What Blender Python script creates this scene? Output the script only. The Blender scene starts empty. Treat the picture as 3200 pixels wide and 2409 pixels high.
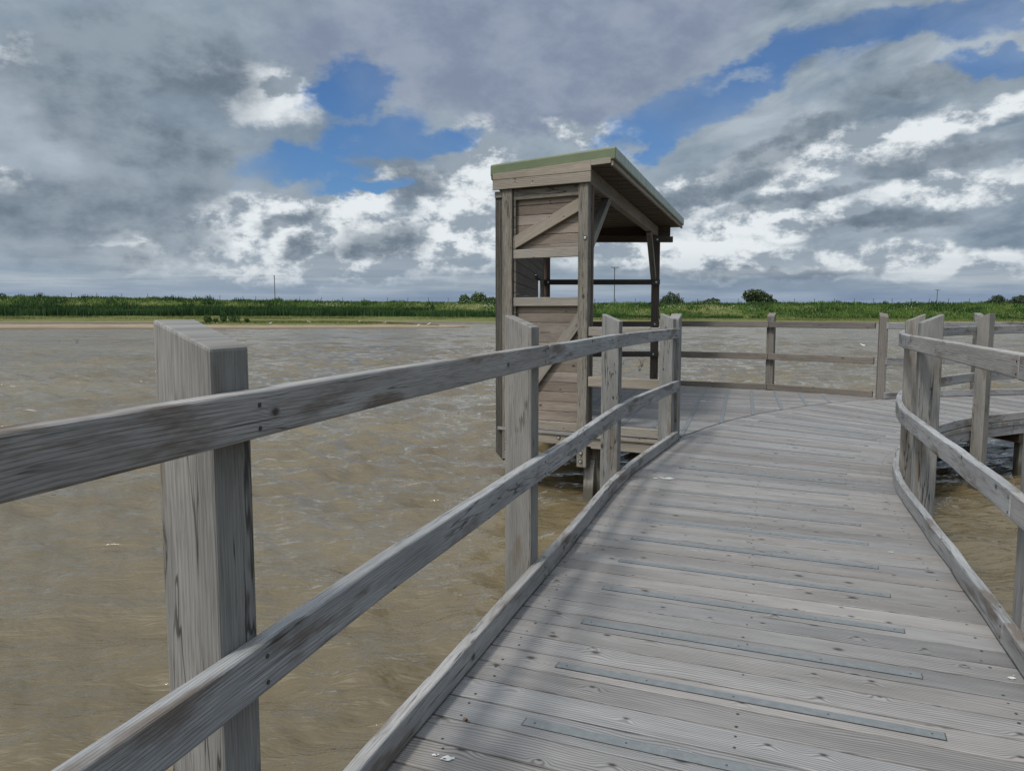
import bpy, math, random
import numpy as np
from mathutils import Vector, Matrix, noise as mnoise
random.seed(7); RNG = np.random.default_rng(11)
R = math.radians

# ------------------------------------------------------------------ camera, world, sun, exposure
scene = bpy.context.scene
COL = scene.collection
CAM_H = 1.42
cam_d = bpy.data.cameras.new('camera'); cam_d.sensor_width = 36; cam_d.lens = 27.0
cam_d.clip_start = 0.05; cam_d.clip_end = 9000
cam = bpy.data.objects.new('camera', cam_d); COL.objects.link(cam)
cam.location = (0, 0, CAM_H); cam.rotation_euler = (R(90 - 5.474), 0, 0)
scene.camera = cam
scene.render.engine = 'CYCLES'
scene.view_settings.view_transform = 'Standard'; scene.view_settings.look = 'None'
scene.view_settings.exposure = 0.08; scene.view_settings.gamma = 1.0
scene.cycles.max_bounces = 6; scene.cycles.diffuse_bounces = 3; scene.cycles.glossy_bounces = 3
scene.cycles.caustics_reflective = False; scene.cycles.caustics_refractive = False

SUN_EL = 55.0                      # degrees above the horizon
SUN_DIR = (-0.69, -0.724)           # towards the sun on the ground (behind and left of the walker)
sun_d = bpy.data.lights.new('sun', 'SUN'); sun_d.energy = 1.95; sun_d.angle = R(6.5); sun_d.color = (1.0, 0.95, 0.87)
sun = bpy.data.objects.new('sun', sun_d); COL.objects.link(sun)
sv = Vector((SUN_DIR[0]*math.cos(R(SUN_EL)), SUN_DIR[1]*math.cos(R(SUN_EL)), math.sin(R(SUN_EL))))
sun.rotation_euler = sv.to_track_quat('Z', 'Y').to_euler()
sun.location = (-20, -18, 30)

# ------------------------------------------------------------------ node helpers
class NT:
    def __init__(s, tree): s.t = tree; s.n = tree.nodes; s.l = tree.links
    def node(s, typ, **kw):
        n = s.n.new(typ)
        for k, v in kw.items(): setattr(n, k, v)
        return n
    def put(s, sock, v):
        if v is None: return
        if isinstance(v, bpy.types.NodeSocket): s.l.new(v, sock)
        else:
            if hasattr(sock.default_value, '__len__') and not hasattr(v, '__len__'): v = (v,)*len(sock.default_value)
            if hasattr(sock.default_value, '__len__') and len(sock.default_value) == 4 and len(v) == 3: v = tuple(v)+(1,)
            sock.default_value = v
    def m(s, op, a, b=None, c=None, clamp=False):
        n = s.node('ShaderNodeMath', operation=op, use_clamp=clamp)
        s.put(n.inputs[0], a); s.put(n.inputs[1], b)
        if c is not None: s.put(n.inputs[2], c)
        return n.outputs[0]
    def add(s, a, b): return s.m('ADD', a, b)
    def mul(s, a, b): return s.m('MULTIPLY', a, b)
    def sub(s, a, b): return s.m('SUBTRACT', a, b)
    def vm(s, op, a, b=None, scale=None):
        n = s.node('ShaderNodeVectorMath', operation=op)
        s.put(n.inputs[0], a); s.put(n.inputs[1], b)
        if scale is not None: s.put(n.inputs['Scale'], scale)
        return n.outputs['Value'] if op in ('LENGTH', 'DOT_PRODUCT', 'DISTANCE') else n.outputs[0]
    def sep(s, v):
        n = s.node('ShaderNodeSeparateXYZ'); s.put(n.inputs[0], v); return n.outputs
    def lerp(s, f, a, b): return s.add(s.mul(a, s.sub(1., f)), s.mul(b, f))
    def com(s, x=0., y=0., z=0.):
        n = s.node('ShaderNodeCombineXYZ')
        for i, q in enumerate((x, y, z)): s.put(n.inputs[i], q)
        return n.outputs[0]
    def noise(s, v, scale=1., detail=4., rough=.55, dist=0., lac=2.):
        n = s.node('ShaderNodeTexNoise'); s.put(n.inputs['Vector'], v); s.put(n.inputs['Scale'], scale)
        s.put(n.inputs['Detail'], detail); s.put(n.inputs['Roughness'], rough); s.put(n.inputs['Distortion'], dist); s.put(n.inputs['Lacunarity'], lac)
        return n.outputs['Fac']
    def smooth(s, v, a, b, lo=0., hi=1.):
        n = s.node('ShaderNodeMapRange', interpolation_type='SMOOTHSTEP')
        for i, q in enumerate((v, a, b, lo, hi)): s.put(n.inputs[i], q)
        return n.outputs[0]
    def lin(s, v, a, b, lo=0., hi=1.):
        n = s.node('ShaderNodeMapRange')
        for i, q in enumerate((v, a, b, lo, hi)): s.put(n.inputs[i], q)
        return n.outputs[0]
    def mix(s, f, a, b, blend='MIX'):
        n = s.node('ShaderNodeMix', data_type='RGBA', blend_type=blend)
        s.put(n.inputs[0], f); s.put(n.inputs[6], a); s.put(n.inputs[7], b)
        return n.outputs[2]
    def ramp(s, f, stops):
        n = s.node('ShaderNodeValToRGB'); e = n.color_ramp.elements
        while len(e) < len(stops): e.new(0.5)
        for el, (p, c) in zip(e, stops): el.position = p; el.color = tuple(c)+(1,)
        s.put(n.inputs[0], f); return n.outputs[0]

# ------------------------------------------------------------------ sky (world)
# cloud masses by azimuth, elevation, half widths and tilt, all in radians
CLOUDS = {
'gap' : [(-0.215, 0.259, 0.05, 0.036, 0.228), (-0.181, 0.213, 0.079, 0.03, 0.386), (-0.125, 0.207, 0.092, 0.023, 0.165), (-0.255, 0.177, 0.092, 0.028, -0.043), (-0.19, 0.149, 0.071, 0.012, 0.028), (0.223, 0.248, 0.127, 0.027, 0.33), (0.319, 0.283, 0.12, 0.026, 0.26), (0.449, 0.302, 0.108, 0.022, 0.004), (0.185, 0.209, 0.027, 0.019, -0.038), (0.549, 0.262, 0.053, 0.016, -0.065), (0.534, 0.31, 0.054, 0.014, 0.004)] ,
'white' : [(-0.287, 0.107, 0.091, 0.034, 0.118), (-0.182, 0.137, 0.067, 0.023, 0.286), (-0.123, 0.087, 0.122, 0.032, 0.01), (-0.262, 0.057, 0.123, 0.02, 0.015), (-0.033, 0.182, 0.045, 0.05, 0.005), (-0.065, 0.135, 0.049, 0.035, 0.008), (-0.459, 0.071, 0.027, 0.018, 0.035), (-0.313, 0.253, 0.062, 0.026, -0.184), (-0.554, 0.27, 0.024, 0.022, 0.157), (-0.573, 0.141, 0.035, 0.013, 0.089), (0.097, 0.223, 0.08, 0.013, -0.196), (0.24, 0.151, 0.1, 0.023, 0.347), (0.351, 0.171, 0.101, 0.018, 0.252), (0.437, 0.19, 0.087, 0.017, 0.123), (0.531, 0.21, 0.079, 0.016, 0.194), (0.335, 0.109, 0.117, 0.021, 0.102), (0.504, 0.136, 0.088, 0.017, 0.1), (0.223, 0.07, 0.117, 0.024, -0.016), (0.459, 0.057, 0.099, 0.018, -0.028), (0.569, 0.05, 0.035, 0.021, -0.032)] ,
'dark' : [(-0.472, 0.273, 0.106, 0.042, 0.219), (-0.366, 0.272, 0.092, 0.037, -0.164), (-0.447, 0.199, 0.11, 0.034, -0.344), (-0.505, 0.115, 0.132, 0.038, 0.063), (-0.38, 0.155, 0.053, 0.04, -0.288), (-0.4, 0.096, 0.042, 0.033, -0.309), (-0.492, 0.063, 0.077, 0.014, 0.034), (-0.126, 0.154, 0.04, 0.027, 0.019), (-0.167, 0.092, 0.056, 0.022, 0.015), (-0.257, 0.081, 0.027, 0.016, 0.021), (-0.28, 0.111, 0.042, 0.01, 0.206), (0.343, 0.197, 0.094, 0.018, 0.28), (0.483, 0.246, 0.105, 0.016, 0.086), (0.26, 0.15, 0.076, 0.013, 0.31), (0.487, 0.168, 0.089, 0.015, 0.087), (0.353, 0.135, 0.086, 0.01, 0.125), (0.441, 0.101, 0.087, 0.013, 0.04), (0.154, 0.126, 0.064, 0.023, -0.02), (0.3, 0.045, 0.151, 0.008, -0.014)] ,
'sheet' : [(0.0, 0.318, 0.281, 0.08, -0.001), (-0.179, 0.314, 0.117, 0.041, 0.052), (0.159, 0.339, 0.156, 0.041, 0.124), (0.12, 0.277, 0.099, 0.032, 0.142), (0.04, 0.254, 0.121, 0.037, -0.01)] ,
'wisp' : [(-0.181, 0.202, 0.035, 0.011, -0.401), (-0.259, 0.176, 0.034, 0.009, 0.045), (-0.221, 0.17, 0.023, 0.011, 0.561), (-0.316, 0.148, 0.022, 0.009, 0.134), (0.286, 0.272, 0.056, 0.009, 0.011), (0.41, 0.281, 0.051, 0.01, 0.146), (0.349, 0.243, 0.057, 0.01, 0.089)] ,

}
def build_world():
    w = bpy.data.worlds.new('World'); scene.world = w; w.use_nodes = True
    w.node_tree.nodes.clear(); s = NT(w.node_tree)
    try:
        w.cycles.sampling_method = 'MANUAL'; w.cycles.sample_map_resolution = 512
    except Exception: pass
    d = s.node('ShaderNodeTexCoord').outputs['Generated']
    x, y, z = s.sep(d)
    az = s.m('ARCTAN2', x, y); el = s.m('ARCSINE', z)
    sky = s.node('ShaderNodeTexSky', sky_type='NISHITA'); sky.sun_disc = False
    sky.sun_elevation = R(SUN_EL); sky.sun_rotation = math.atan2(SUN_DIR[0], SUN_DIR[1])
    sky.air_density = 1.0; sky.dust_density = 0.6; sky.ozone_density = 2.0
    # turbulence that roughens every cloud edge
    p3 = s.vm('MULTIPLY', d, (1, 1, 1.7))
    def cn(scale, off, detail=5, rough=.58): return s.noise(s.vm('ADD', p3, off), scale, detail, rough)
    wa = s.sub(cn(5, (3, 1, 7)), .5); wb = s.sub(cn(5, (11, 5, 2)), .5)
    wc = s.sub(cn(22, (1, 8, 4), 5, .62), .5); wd = s.sub(cn(22, (9, 2, 6), 5, .62), .5)
    ua = s.add(az, s.add(s.mul(wa, .13), s.mul(wc, .055)))
    ue = s.add(el, s.add(s.mul(wb, .075), s.mul(wd, .040)))
    P = s.com(ua, ue, 1.)
    def field(name):
        out = None
        for (a, e, rx, ry, rot) in CLOUDS[name]:
            c_, s_ = math.cos(rot), math.sin(rot)
            u_ = s.vm('DOT_PRODUCT', P, (c_/rx, s_/rx, -(a*c_+e*s_)/rx)); v_ = s.vm('DOT_PRODUCT', P, (-s_/ry, c_/ry, (a*s_-e*c_)/ry))
            ln = s.m('SQRT', s.m('MULTIPLY_ADD', u_, u_, s.mul(v_, v_)))
            f = s.sub(1.0, ln)
            out = f if out is None else s.m('SMOOTH_MAX', out, f, .25)
        return out
    gap, white, dark, sheet, wisp = [field(k) for k in ('gap', 'white', 'dark', 'sheet', 'wisp')]
    big = cn(3.2, (0, 0, 0), 6, .6)
    med = cn(11, (5, 5, 1), 7, .62)
    big2 = cn(3.0, (2, 9, 3), 5, .50)
    med2 = s.noise(s.vm('ADD', p3, (5.012, 5.008, .972)), 11, 7, .62)    # shifted towards the sun: lit tops of the billows
    relief = s.sub(med, med2)
    streak = s.noise(s.com(s.mul(s.add(az, s.mul(el, .9)), 4.6), s.mul(s.sub(el, s.mul(az, .28)), 12.0), 2.0), 1.5, 6, .56, .3)
    behind = s.smooth(y, .12, -.25)                                     # behind the walker: broken cloud
    # cover
    gapn = s.add(gap, s.mul(s.sub(med, .5), .9))
    blue_front = s.mul(s.smooth(gapn, -.10, .36), s.smooth(big2, .66, .44, .6, 1.))
    blue_back = s.smooth(big, .52, .60)
    bf = s.lerp(behind, blue_front, blue_back)
    wispm = s.mul(s.smooth(wisp, -.1, .5), s.smooth(med, .40, .62))
    # blue sky: the Nishita sky, deepened as the phone shows it
    skyc = s.vm('MULTIPLY', sky.outputs[0], (0.042*SKYB, 0.062*SKYB, 0.086*SKYB))
    # clouds
    base = s.lin(s.add(s.mul(big, .75), s.mul(med, .25)), .38, .62)
    right = s.smooth(az, .10, .30)
    shv = s.lerp(right, base, s.lin(streak, .36, .66))
    cl = s.mix(shv, (.175, .233, .302), (.40, .465, .525))
    # lilac sheet overhead
    cl = s.mix(s.smooth(sheet, -.2, .35), cl, s.mix(s.smooth(med, .35, .7), (.205, .250, .345), (.290, .340, .430)))
    # white cumulus
    wn = cn(7, (4, 4, 8), 7, .52)
    wmask = s.smooth(s.add(white, s.mul(s.sub(wn, .5), 2.0)), -.48, .22)
    wcol = s.mix(s.smooth(s.add(s.mul(relief, 11.0), s.mul(s.sub(wn, .5), 2.2)), -.85, .80), (.285, .342, .402), (.74, .785, .81))
    cl = s.mix(wmask, cl, wcol)
    dmask = s.smooth(s.add(dark, s.add(s.mul(s.sub(big2, .5), .9), s.mul(s.sub(med, .5), .6))), -.30, .45)
    dcol = s.mix(s.smooth(s.add(s.mul(relief, 2.2), s.mul(s.sub(big2, .5), 2.0)), -.6, .6), (.105, .140, .186), (.268, .325, .382))
    cl = s.mix(s.mul(dmask, .85), cl, dcol)
    # silver edges where cloud thins against the blue
    col = s.mix(bf, cl, skyc)
    col = s.mix(s.mul(wispm, .75), col, s.mix(med, (.20, .28, .40), (.36, .42, .50)))
    # layered haze and cloud bases near the horizon
    band = s.noise(s.com(s.mul(az, 2.2), s.mul(el, 30), 0), 1.5, 5, .55)
    low = s.mix(s.smooth(band, .40, .60), (.205, .272, .362), (.46, .515, .56))
    col = s.mix(s.mul(s.smooth(el, .085, .02), .55), col, low)
    col = s.mix(s.mul(s.smooth(el, .036, .010), .6), col, (.175, .250, .385))
    col = s.mix(s.smooth(el, .0, -.05), col, (.10, .10, .09))
    # unseen sky overhead and round the sun behind the walker, brightened as added fill
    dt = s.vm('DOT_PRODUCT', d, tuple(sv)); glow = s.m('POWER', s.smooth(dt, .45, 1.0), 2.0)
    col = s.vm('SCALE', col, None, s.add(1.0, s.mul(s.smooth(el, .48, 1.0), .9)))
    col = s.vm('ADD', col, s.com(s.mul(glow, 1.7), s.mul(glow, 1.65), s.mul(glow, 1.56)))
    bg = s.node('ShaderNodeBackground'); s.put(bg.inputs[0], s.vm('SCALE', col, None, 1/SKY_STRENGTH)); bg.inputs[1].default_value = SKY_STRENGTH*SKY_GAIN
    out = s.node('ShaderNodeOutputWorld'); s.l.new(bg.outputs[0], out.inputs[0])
SKY_STRENGTH = 0.15; SKY_GAIN = 1.0; SKYB = 1.0
build_world()

# ------------------------------------------------------------------ materials
def new_mat(name):
    m = bpy.data.materials.new(name); m.use_nodes = True; m.node_tree.nodes.clear()
    s = NT(m.node_tree); out = s.node('ShaderNodeOutputMaterial'); b = s.node('ShaderNodeBsdfPrincipled')
    s.l.new(b.outputs[0], out.inputs[0]); return m, s, b

def wood(name, light, dark, ring=38., ringc=.5, fibre=.35, stain=.25, knot=1.0, stain_col=(.055, .038, .025), tone=.25, bump=.35, crack=.0, algae=0., stain_at=.60, warpf=.14, patchy=.16):
    m, s, b = new_mat(name)
    uv = s.node('ShaderNodeUVMap').outputs[0]; u, v, _ = s.sep(uv)
    rnd = s.node('ShaderNodeNewGeometry').outputs['Random Per Island']
    orn = s.node('ShaderNodeObjectInfo').outputs['Random']
    rr = s.add(rnd, orn)
    ru = s.add(u, s.mul(rr, 37.)); rv = s.add(v, s.mul(rr, 11.3))
    # knots: one cell in several carries one; grain bends round it
    vn = s.node('ShaderNodeTexVoronoi', voronoi_dimensions='2D', feature='F1')
    s.put(vn.inputs['Vector'], s.com(s.mul(ru, 4.6), s.mul(rv, 7.5), 0)); vn.inputs['Scale'].default_value = 1.; vn.inputs['Randomness'].default_value = .9
    kd = vn.outputs['Distance']; kc = s.sep(vn.outputs['Color'])[0]
    has = s.m('GREATER_THAN', kc, 1-.30*knot); kd = s.mul(kd, s.lin(s.sep(vn.outputs['Color'])[1], 0, 1, .75, 2.0))
    near = s.mul(s.smooth(kd, .48, .0), has)
    core = s.mul(s.smooth(kd, .095, .035), has)
    halo = s.mul(s.smooth(kd, .15, .08), has)
    warp = s.noise(s.com(s.mul(ru, .9), s.mul(rv, 3.2), rr), 1., 3, .5)
    f = s.add(s.mul(rv, ring), s.add(s.mul(warp, ring*warpf), s.mul(near, 5.0)))
    sn = s.m('SINE', s.mul(f, 2.4)); rings = s.m('POWER', s.lin(sn, -1, 1), 2.4)
    fine = s.noise(s.com(s.mul(ru, 9.), s.mul(rv, 330.), rr), 1., 3, .6)
    coarse = s.noise(s.com(s.mul(ru, 3.6), s.mul(rv, 120.), rr), 1., 4, .6)
    blot = s.noise(s.com(s.mul(ru, 1.3), s.mul(rv, 5.), s.mul(rr, 3.)), 1.6, 5, .6)
    strength = s.mul(s.smooth(s.noise(s.com(s.mul(ru, .7), s.mul(rv, 2.), rr), 1.3, 2, .5), .25, .6), ringc)
    patchn = s.noise(s.com(s.mul(ru, .9), s.mul(rv, 7.), s.add(rr, 4.)), 1.3, 4, .6)
    col = s.mix(s.mul(rings, strength), light, dark)
    col = s.vm('SCALE', col, None, s.lin(patchn, .32, .68, 1-patchy, 1+patchy))
    col = s.mix(s.mul(s.smooth(fine, .45, .72), fibre), col, dark)
    col = s.mix(s.mul(s.smooth(coarse, .52, .74), fibre*.9), col, dark)
    col = s.mix(s.mul(s.smooth(blot, stain_at, stain_at+.14), stain), col, stain_col)
    if crack:
        cr = s.noise(s.com(s.mul(ru, .8), s.mul(rv, 15.), rr), 1., 4, .5, .5)
        cm = s.smooth(s.m('ABSOLUTE', s.sub(cr, .5)), .014, .002)
        cm = s.mul(cm, s.smooth(s.noise(s.com(s.mul(ru, 1.), s.mul(rv, 4.), 9.), 1.2, 2, .5), .40, .52))
        col = s.mix(s.mul(cm, crack), col, (.02, .015, .012))
    if algae:
        col = s.mix(s.mul(s.smooth(s.noise(s.com(s.mul(ru, 3), s.mul(rv, 8), 3.), 2., 4, .6), .5, .75), algae), col, (.10, .12, .07))
    col = s.mix(s.mul(halo, .45), col, dark)
    col = s.mix(s.mul(core, .85), col, (.030, .026, .023))
    br = s.lin(s.m('FRACT', s.mul(rr, 7.31)), 0, 1, 1-tone, 1+tone*.8)
    bl = s.lin(s.m('FRACT', s.mul(rr, 3.17)), 0, 1, -.5, .5)
    tint = s.com(s.add(1, s.mul(bl, .07)), 1., s.sub(1, s.mul(bl, .07)))
    col = s.vm('MULTIPLY', s.vm('SCALE', col, None, br), tint)
    # wet, weedy foot of everything that stands in the lake
    pz = s.sep(s.node('ShaderNodeNewGeometry').outputs['Position'])[2]
    wet = s.smooth(s.add(pz, s.mul(s.sub(blot, .5), .22)), -.56, -.70)
    col = s.mix(s.mul(wet, .78), col, (.040, .036, .022))
    s.put(b.inputs['Base Color'], col)
    s.put(b.inputs['Roughness'], s.lin(fine, .3, .7, .62, .82))
    b.inputs['Specular IOR Level'].default_value = .28
    h = s.sub(s.add(s.mul(fine, .5), s.mul(coarse, .6)), s.add(s.mul(rings, s.mul(strength, .6)), s.mul(core, 1.)))
    bp = s.node('ShaderNodeBump'); bp.inputs['Strength'].default_value = bump; bp.inputs['Distance'].default_value = .003
    s.put(bp.inputs['Height'], h); s.l.new(bp.outputs[0], b.inputs['Normal'])
    return m

M = {}
M['deck'] = wood('weathered_decking', (.248, .240, .233), (.080, .073, .069), ring=205, ringc=.75, fibre=.32, stain=.30, knot=1.1, tone=.17, bump=.5, stain_col=(.13, .115, .105), warpf=.15, patchy=.15)
M['oak'] = wood('weathered_oak', (.315, .312, .310), (.088, .080, .072), ring=270, ringc=.34, fibre=.52, stain=.70, knot=.40, tone=.07, bump=.9, crack=.75, stain_at=.515, stain_col=(.095, .066, .042), warpf=.08, patchy=.20)
M['post'] = wood('weathered_oak_post', (.240, .234, .220), (.098, .090, .079), ring=250, ringc=.32, fibre=.55, stain=.60, knot=.55, tone=.06, bump=.9, crack=.8, stain_at=.53, stain_col=(.12, .09, .06), warpf=.08, patchy=.20)
M['hidepost'] = wood('hide_post_wood', (.200, .186, .158), (.034, .029, .024), ring=200, ringc=.5, fibre=.85, stain=.5, knot=.35, tone=.10, crack=1., patchy=.2)
M['hidedark'] = wood('hide_outer_post_wood', (.085, .077, .064), (.018, .015, .012), ring=60, ringc=.5, fibre=.8, stain=.5, knot=.35, tone=.10, crack=1.)
M['clad'] = wood('hide_cladding_wood', (.238, .204, .172), (.062, .046, .035), ring=190, ringc=.85, fibre=.4, stain=.7, knot=.8, tone=.28, stain_col=(.14, .085, .055), patchy=.18)
M['frame'] = wood('hide_frame_wood', (.280, .252, .212), (.070, .057, .044), ring=150, ringc=.6, fibre=.35, stain=.5, knot=.7, tone=.09, stain_col=(.12, .10, .07))
M['farrail'] = wood('far_railing_wood', (.185, .168, .148), (.062, .053, .045), ring=90, ringc=.4, fibre=.5, stain=.6, knot=.5, tone=.12, crack=.6, stain_col=(.08, .055, .035))
M['darkwood'] = wood('dark_brown_wood', (.110, .088, .070), (.036, .029, .024), ring=60, ringc=.4, fibre=.5, stain=.3, knot=.4, tone=.15)  # plain dark brown wood: rear frame of the hide, bearers, trim
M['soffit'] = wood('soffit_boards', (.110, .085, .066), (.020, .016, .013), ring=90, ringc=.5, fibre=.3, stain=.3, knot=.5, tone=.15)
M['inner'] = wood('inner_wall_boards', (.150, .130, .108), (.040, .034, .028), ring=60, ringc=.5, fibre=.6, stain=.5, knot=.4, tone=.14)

def flat(name, c, rough=.6, metal=0., var=.0, scale=8., c2=None, bump=0.):
    m, s, b = new_mat(name)
    co = s.node('ShaderNodeTexCoord').outputs['Object']
    col = c
    if var or c2:
        n = s.noise(co, scale, 5, .6)
        col = s.mix(s.smooth(n, .35, .7), c, c2 or tuple(q*(1-var) for q in c))
    s.put(b.inputs['Base Color'], col); b.inputs['Roughness'].default_value = rough; b.inputs['Metallic'].default_value = metal
    if bump:
        bp = s.node('ShaderNodeBump'); bp.inputs['Strength'].default_value = bump; bp.inputs['Distance'].default_value = .01
        s.put(bp.inputs['Height'], s.noise(co, scale*4, 4, .6)); s.l.new(bp.outputs[0], b.inputs['Normal'])
    return m
M['grip'] = flat('grip_strip', (.138, .154, .162), .75, 0, c2=(.172, .186, .193), scale=30, bump=.4)
M['steel'] = flat('steel', (.62, .62, .60), .35, .9)
M['screw'] = flat('screw', (.05, .045, .042), .6, .3)
M['drop'] = flat('dropping', (.62, .62, .60), .8, 0, .25, 60)
M['shell'] = flat('shell', (.20, .12, .06), .4, 0, .4, 200)
M['polewood'] = flat('pole_wood', (.07, .060, .052), .9, 0, .3, 3)
M['white'] = flat('feather_white', (.75, .75, .73), .7)
M['greyf'] = flat('feather_grey', (.13, .14, .15), .7)
M['twig'] = flat('twig', (.04, .032, .025), .9)
M['wire'] = flat('wire', (.06, .06, .065), .7)
# green roof membrane, chalky run-off stains on its edges
def felt():
    m, s, b = new_mat('green_roof_membrane')
    co = s.node('ShaderNodeTexCoord').outputs['Object']; x, y, z = s.sep(co)
    n = s.noise(co, 2.2, 5, .6)
    col = s.mix(s.smooth(n, .35, .7), (.095, .125, .065), (.135, .165, .090))
    nor = s.sep(s.node('ShaderNodeNewGeometry').outputs['Normal'])
    side = s.smooth(nor[0], .6, .9)
    st = s.noise(s.com(s.mul(x, 6), s.mul(y, 7.), s.mul(z, .6)), 1.6, 4, .6)
    pale = s.mix(s.smooth(st, .38, .62), (.205, .260, .225), (.34, .40, .36))
    col = s.mix(s.mul(side, .8), col, pale)
    s.put(b.inputs['Base Color'], col); b.inputs['Roughness'].default_value = .45
    bp = s.node('ShaderNodeBump'); bp.inputs['Strength'].default_value = .3; bp.inputs['Distance'].default_value = .01
    s.put(bp.inputs['Height'], s.noise(co, 6, 3, .5)); s.l.new(bp.outputs[0], b.inputs['Normal'])
    return m
M['felt'] = felt()

def water_mat():
    m, s, b = new_mat('silty_water')
    co = s.node('ShaderNodeTexCoord').outputs['Object']
    n = s.noise(s.vm('MULTIPLY', co, (.05, .12, 0)), 1., 4, .6)
    col = s.mix(s.smooth(n, .35, .65), (.112, .086, .045), (.148, .118, .068))
    s.put(b.inputs['Base Color'], col)
    s.put(b.inputs['Roughness'], s.smooth(s.vm('LENGTH', co), 8, 90, .04, .17)); b.inputs['IOR'].default_value = 1.5
    x, y, z = s.sep(co)
    def w(sx, sy, k, d=3, dist=.5): return s.noise(s.com(s.mul(s.add(x, s.mul(y, .22)), sx), s.mul(s.sub(y, s.mul(x, .13)), sy), k), 1., d, .55, dist)
    r = s.vm('LENGTH', co)
    gust = s.lin(s.noise(s.vm('MULTIPLY', co, (.06, .11, 0)), 1., 3, .55), .3, .7, .55, 1.25)
    far = s.mul(w(.15, .48, 7.), s.smooth(r, 22, 90, .0, 7.0))
    h = s.add(far, s.add(s.add(s.mul(w(.75, 2.0, 4.), s.smooth(r, 5, 26, .35, 2.6)), s.mul(w(2.6, 7.5, 0.), .60)), s.mul(w(8.5, 21., 2., 3, .3), .15)))
    bp = s.node('ShaderNodeBump'); bp.inputs['Strength'].default_value = 1.0; bp.inputs['Distance'].default_value = .095
    s.put(bp.inputs['Height'], s.mul(h, gust)); s.l.new(bp.outputs[0], b.inputs['Normal'])
    return m
M['water'] = water_mat()

def leafmat(name, c1, c2, c3=None, scale=.25, transl=.0):
    m, s, b = new_mat(name)
    co = s.node('ShaderNodeTexCoord').outputs['Object']
    rnd = s.node('ShaderNodeNewGeometry').outputs['Random Per Island']
    n = s.noise(co, scale, 4, .6)
    col = s.mix(s.smooth(n, .38, .62), c1, c2)
    if c3: col = s.mix(s.smooth(rnd, .72, .95), col, c3)
    col = s.vm('SCALE', col, None, s.lin(rnd, 0, 1, .65, 1.35))
    s.put(b.inputs['Base Color'], col); b.inputs['Roughness'].default_value = .75; b.inputs['Specular IOR Level'].default_value = .15
    return m
M['bank'] = leafmat('bank_grass', (.026, .064, .014), (.080, .140, .030), (.10, .15, .042), .10)
M['reed'] = leafmat('reed_bed', (.010, .032, .009), (.026, .066, .019), (.05, .09, .03), .15)
M['turf'] = leafmat('shore_turf', (.085, .115, .030), (.130, .145, .048), (.17, .14, .07), .2)
M['bush'] = leafmat('hawthorn_leaves', (.030, .060, .018), (.055, .090, .028), None, .6)
M['bushd'] = leafmat('dark_leaves', (.022, .040, .016), (.042, .062, .024), None, .6)
M['blossom'] = flat('blossom', (.50, .50, .40), .8)
M['flower'] = flat('cow_parsley', (.60, .62, .52), .8)
M['bark'] = flat('bark', (.05, .04, .03), .9, 0, .4, 6)
def groundmat(name='land', t0=-.66, t1=-.52):
    m, s, b = new_mat(name)
    co = s.node('ShaderNodeTexCoord').outputs['Object']; z = s.sep(co)[2]
    n = s.noise(co, .35, 6, .65); n2 = s.noise(s.vm('MULTIPLY', co, (.15, .5, 1)), 1., 5, .6)
    sand = s.mix(s.smooth(n, .35, .65), (.225, .175, .122), (.290, .236, .170))
    wet = s.mix(s.smooth(z, -.55, -.76), sand, (.130, .100, .070))
    grass = s.mix(s.smooth(n2, .35, .65), (.085, .105, .030), (.135, .135, .050))
    t = s.smooth(s.add(z, s.add(s.mul(s.sub(n, .5), .5), s.smooth(s.sep(co)[0], -10, 60, 0, .10))), t0, t1)
    s.put(b.inputs['Base Color'], s.mix(t, wet, grass)); b.inputs['Roughness'].default_value = .95; b.inputs['Specular IOR Level'].default_value = .1
    bp = s.node('ShaderNodeBump'); bp.inputs['Strength'].default_value = .6; bp.inputs['Distance'].default_value = .15
    s.put(bp.inputs['Height'], s.noise(co, 2.5, 5, .6)); s.l.new(bp.outputs[0], b.inputs['Normal'])
    return m
M['land'] = groundmat(); M['spit'] = groundmat('sand_spit', -.47, -.38)

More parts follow.
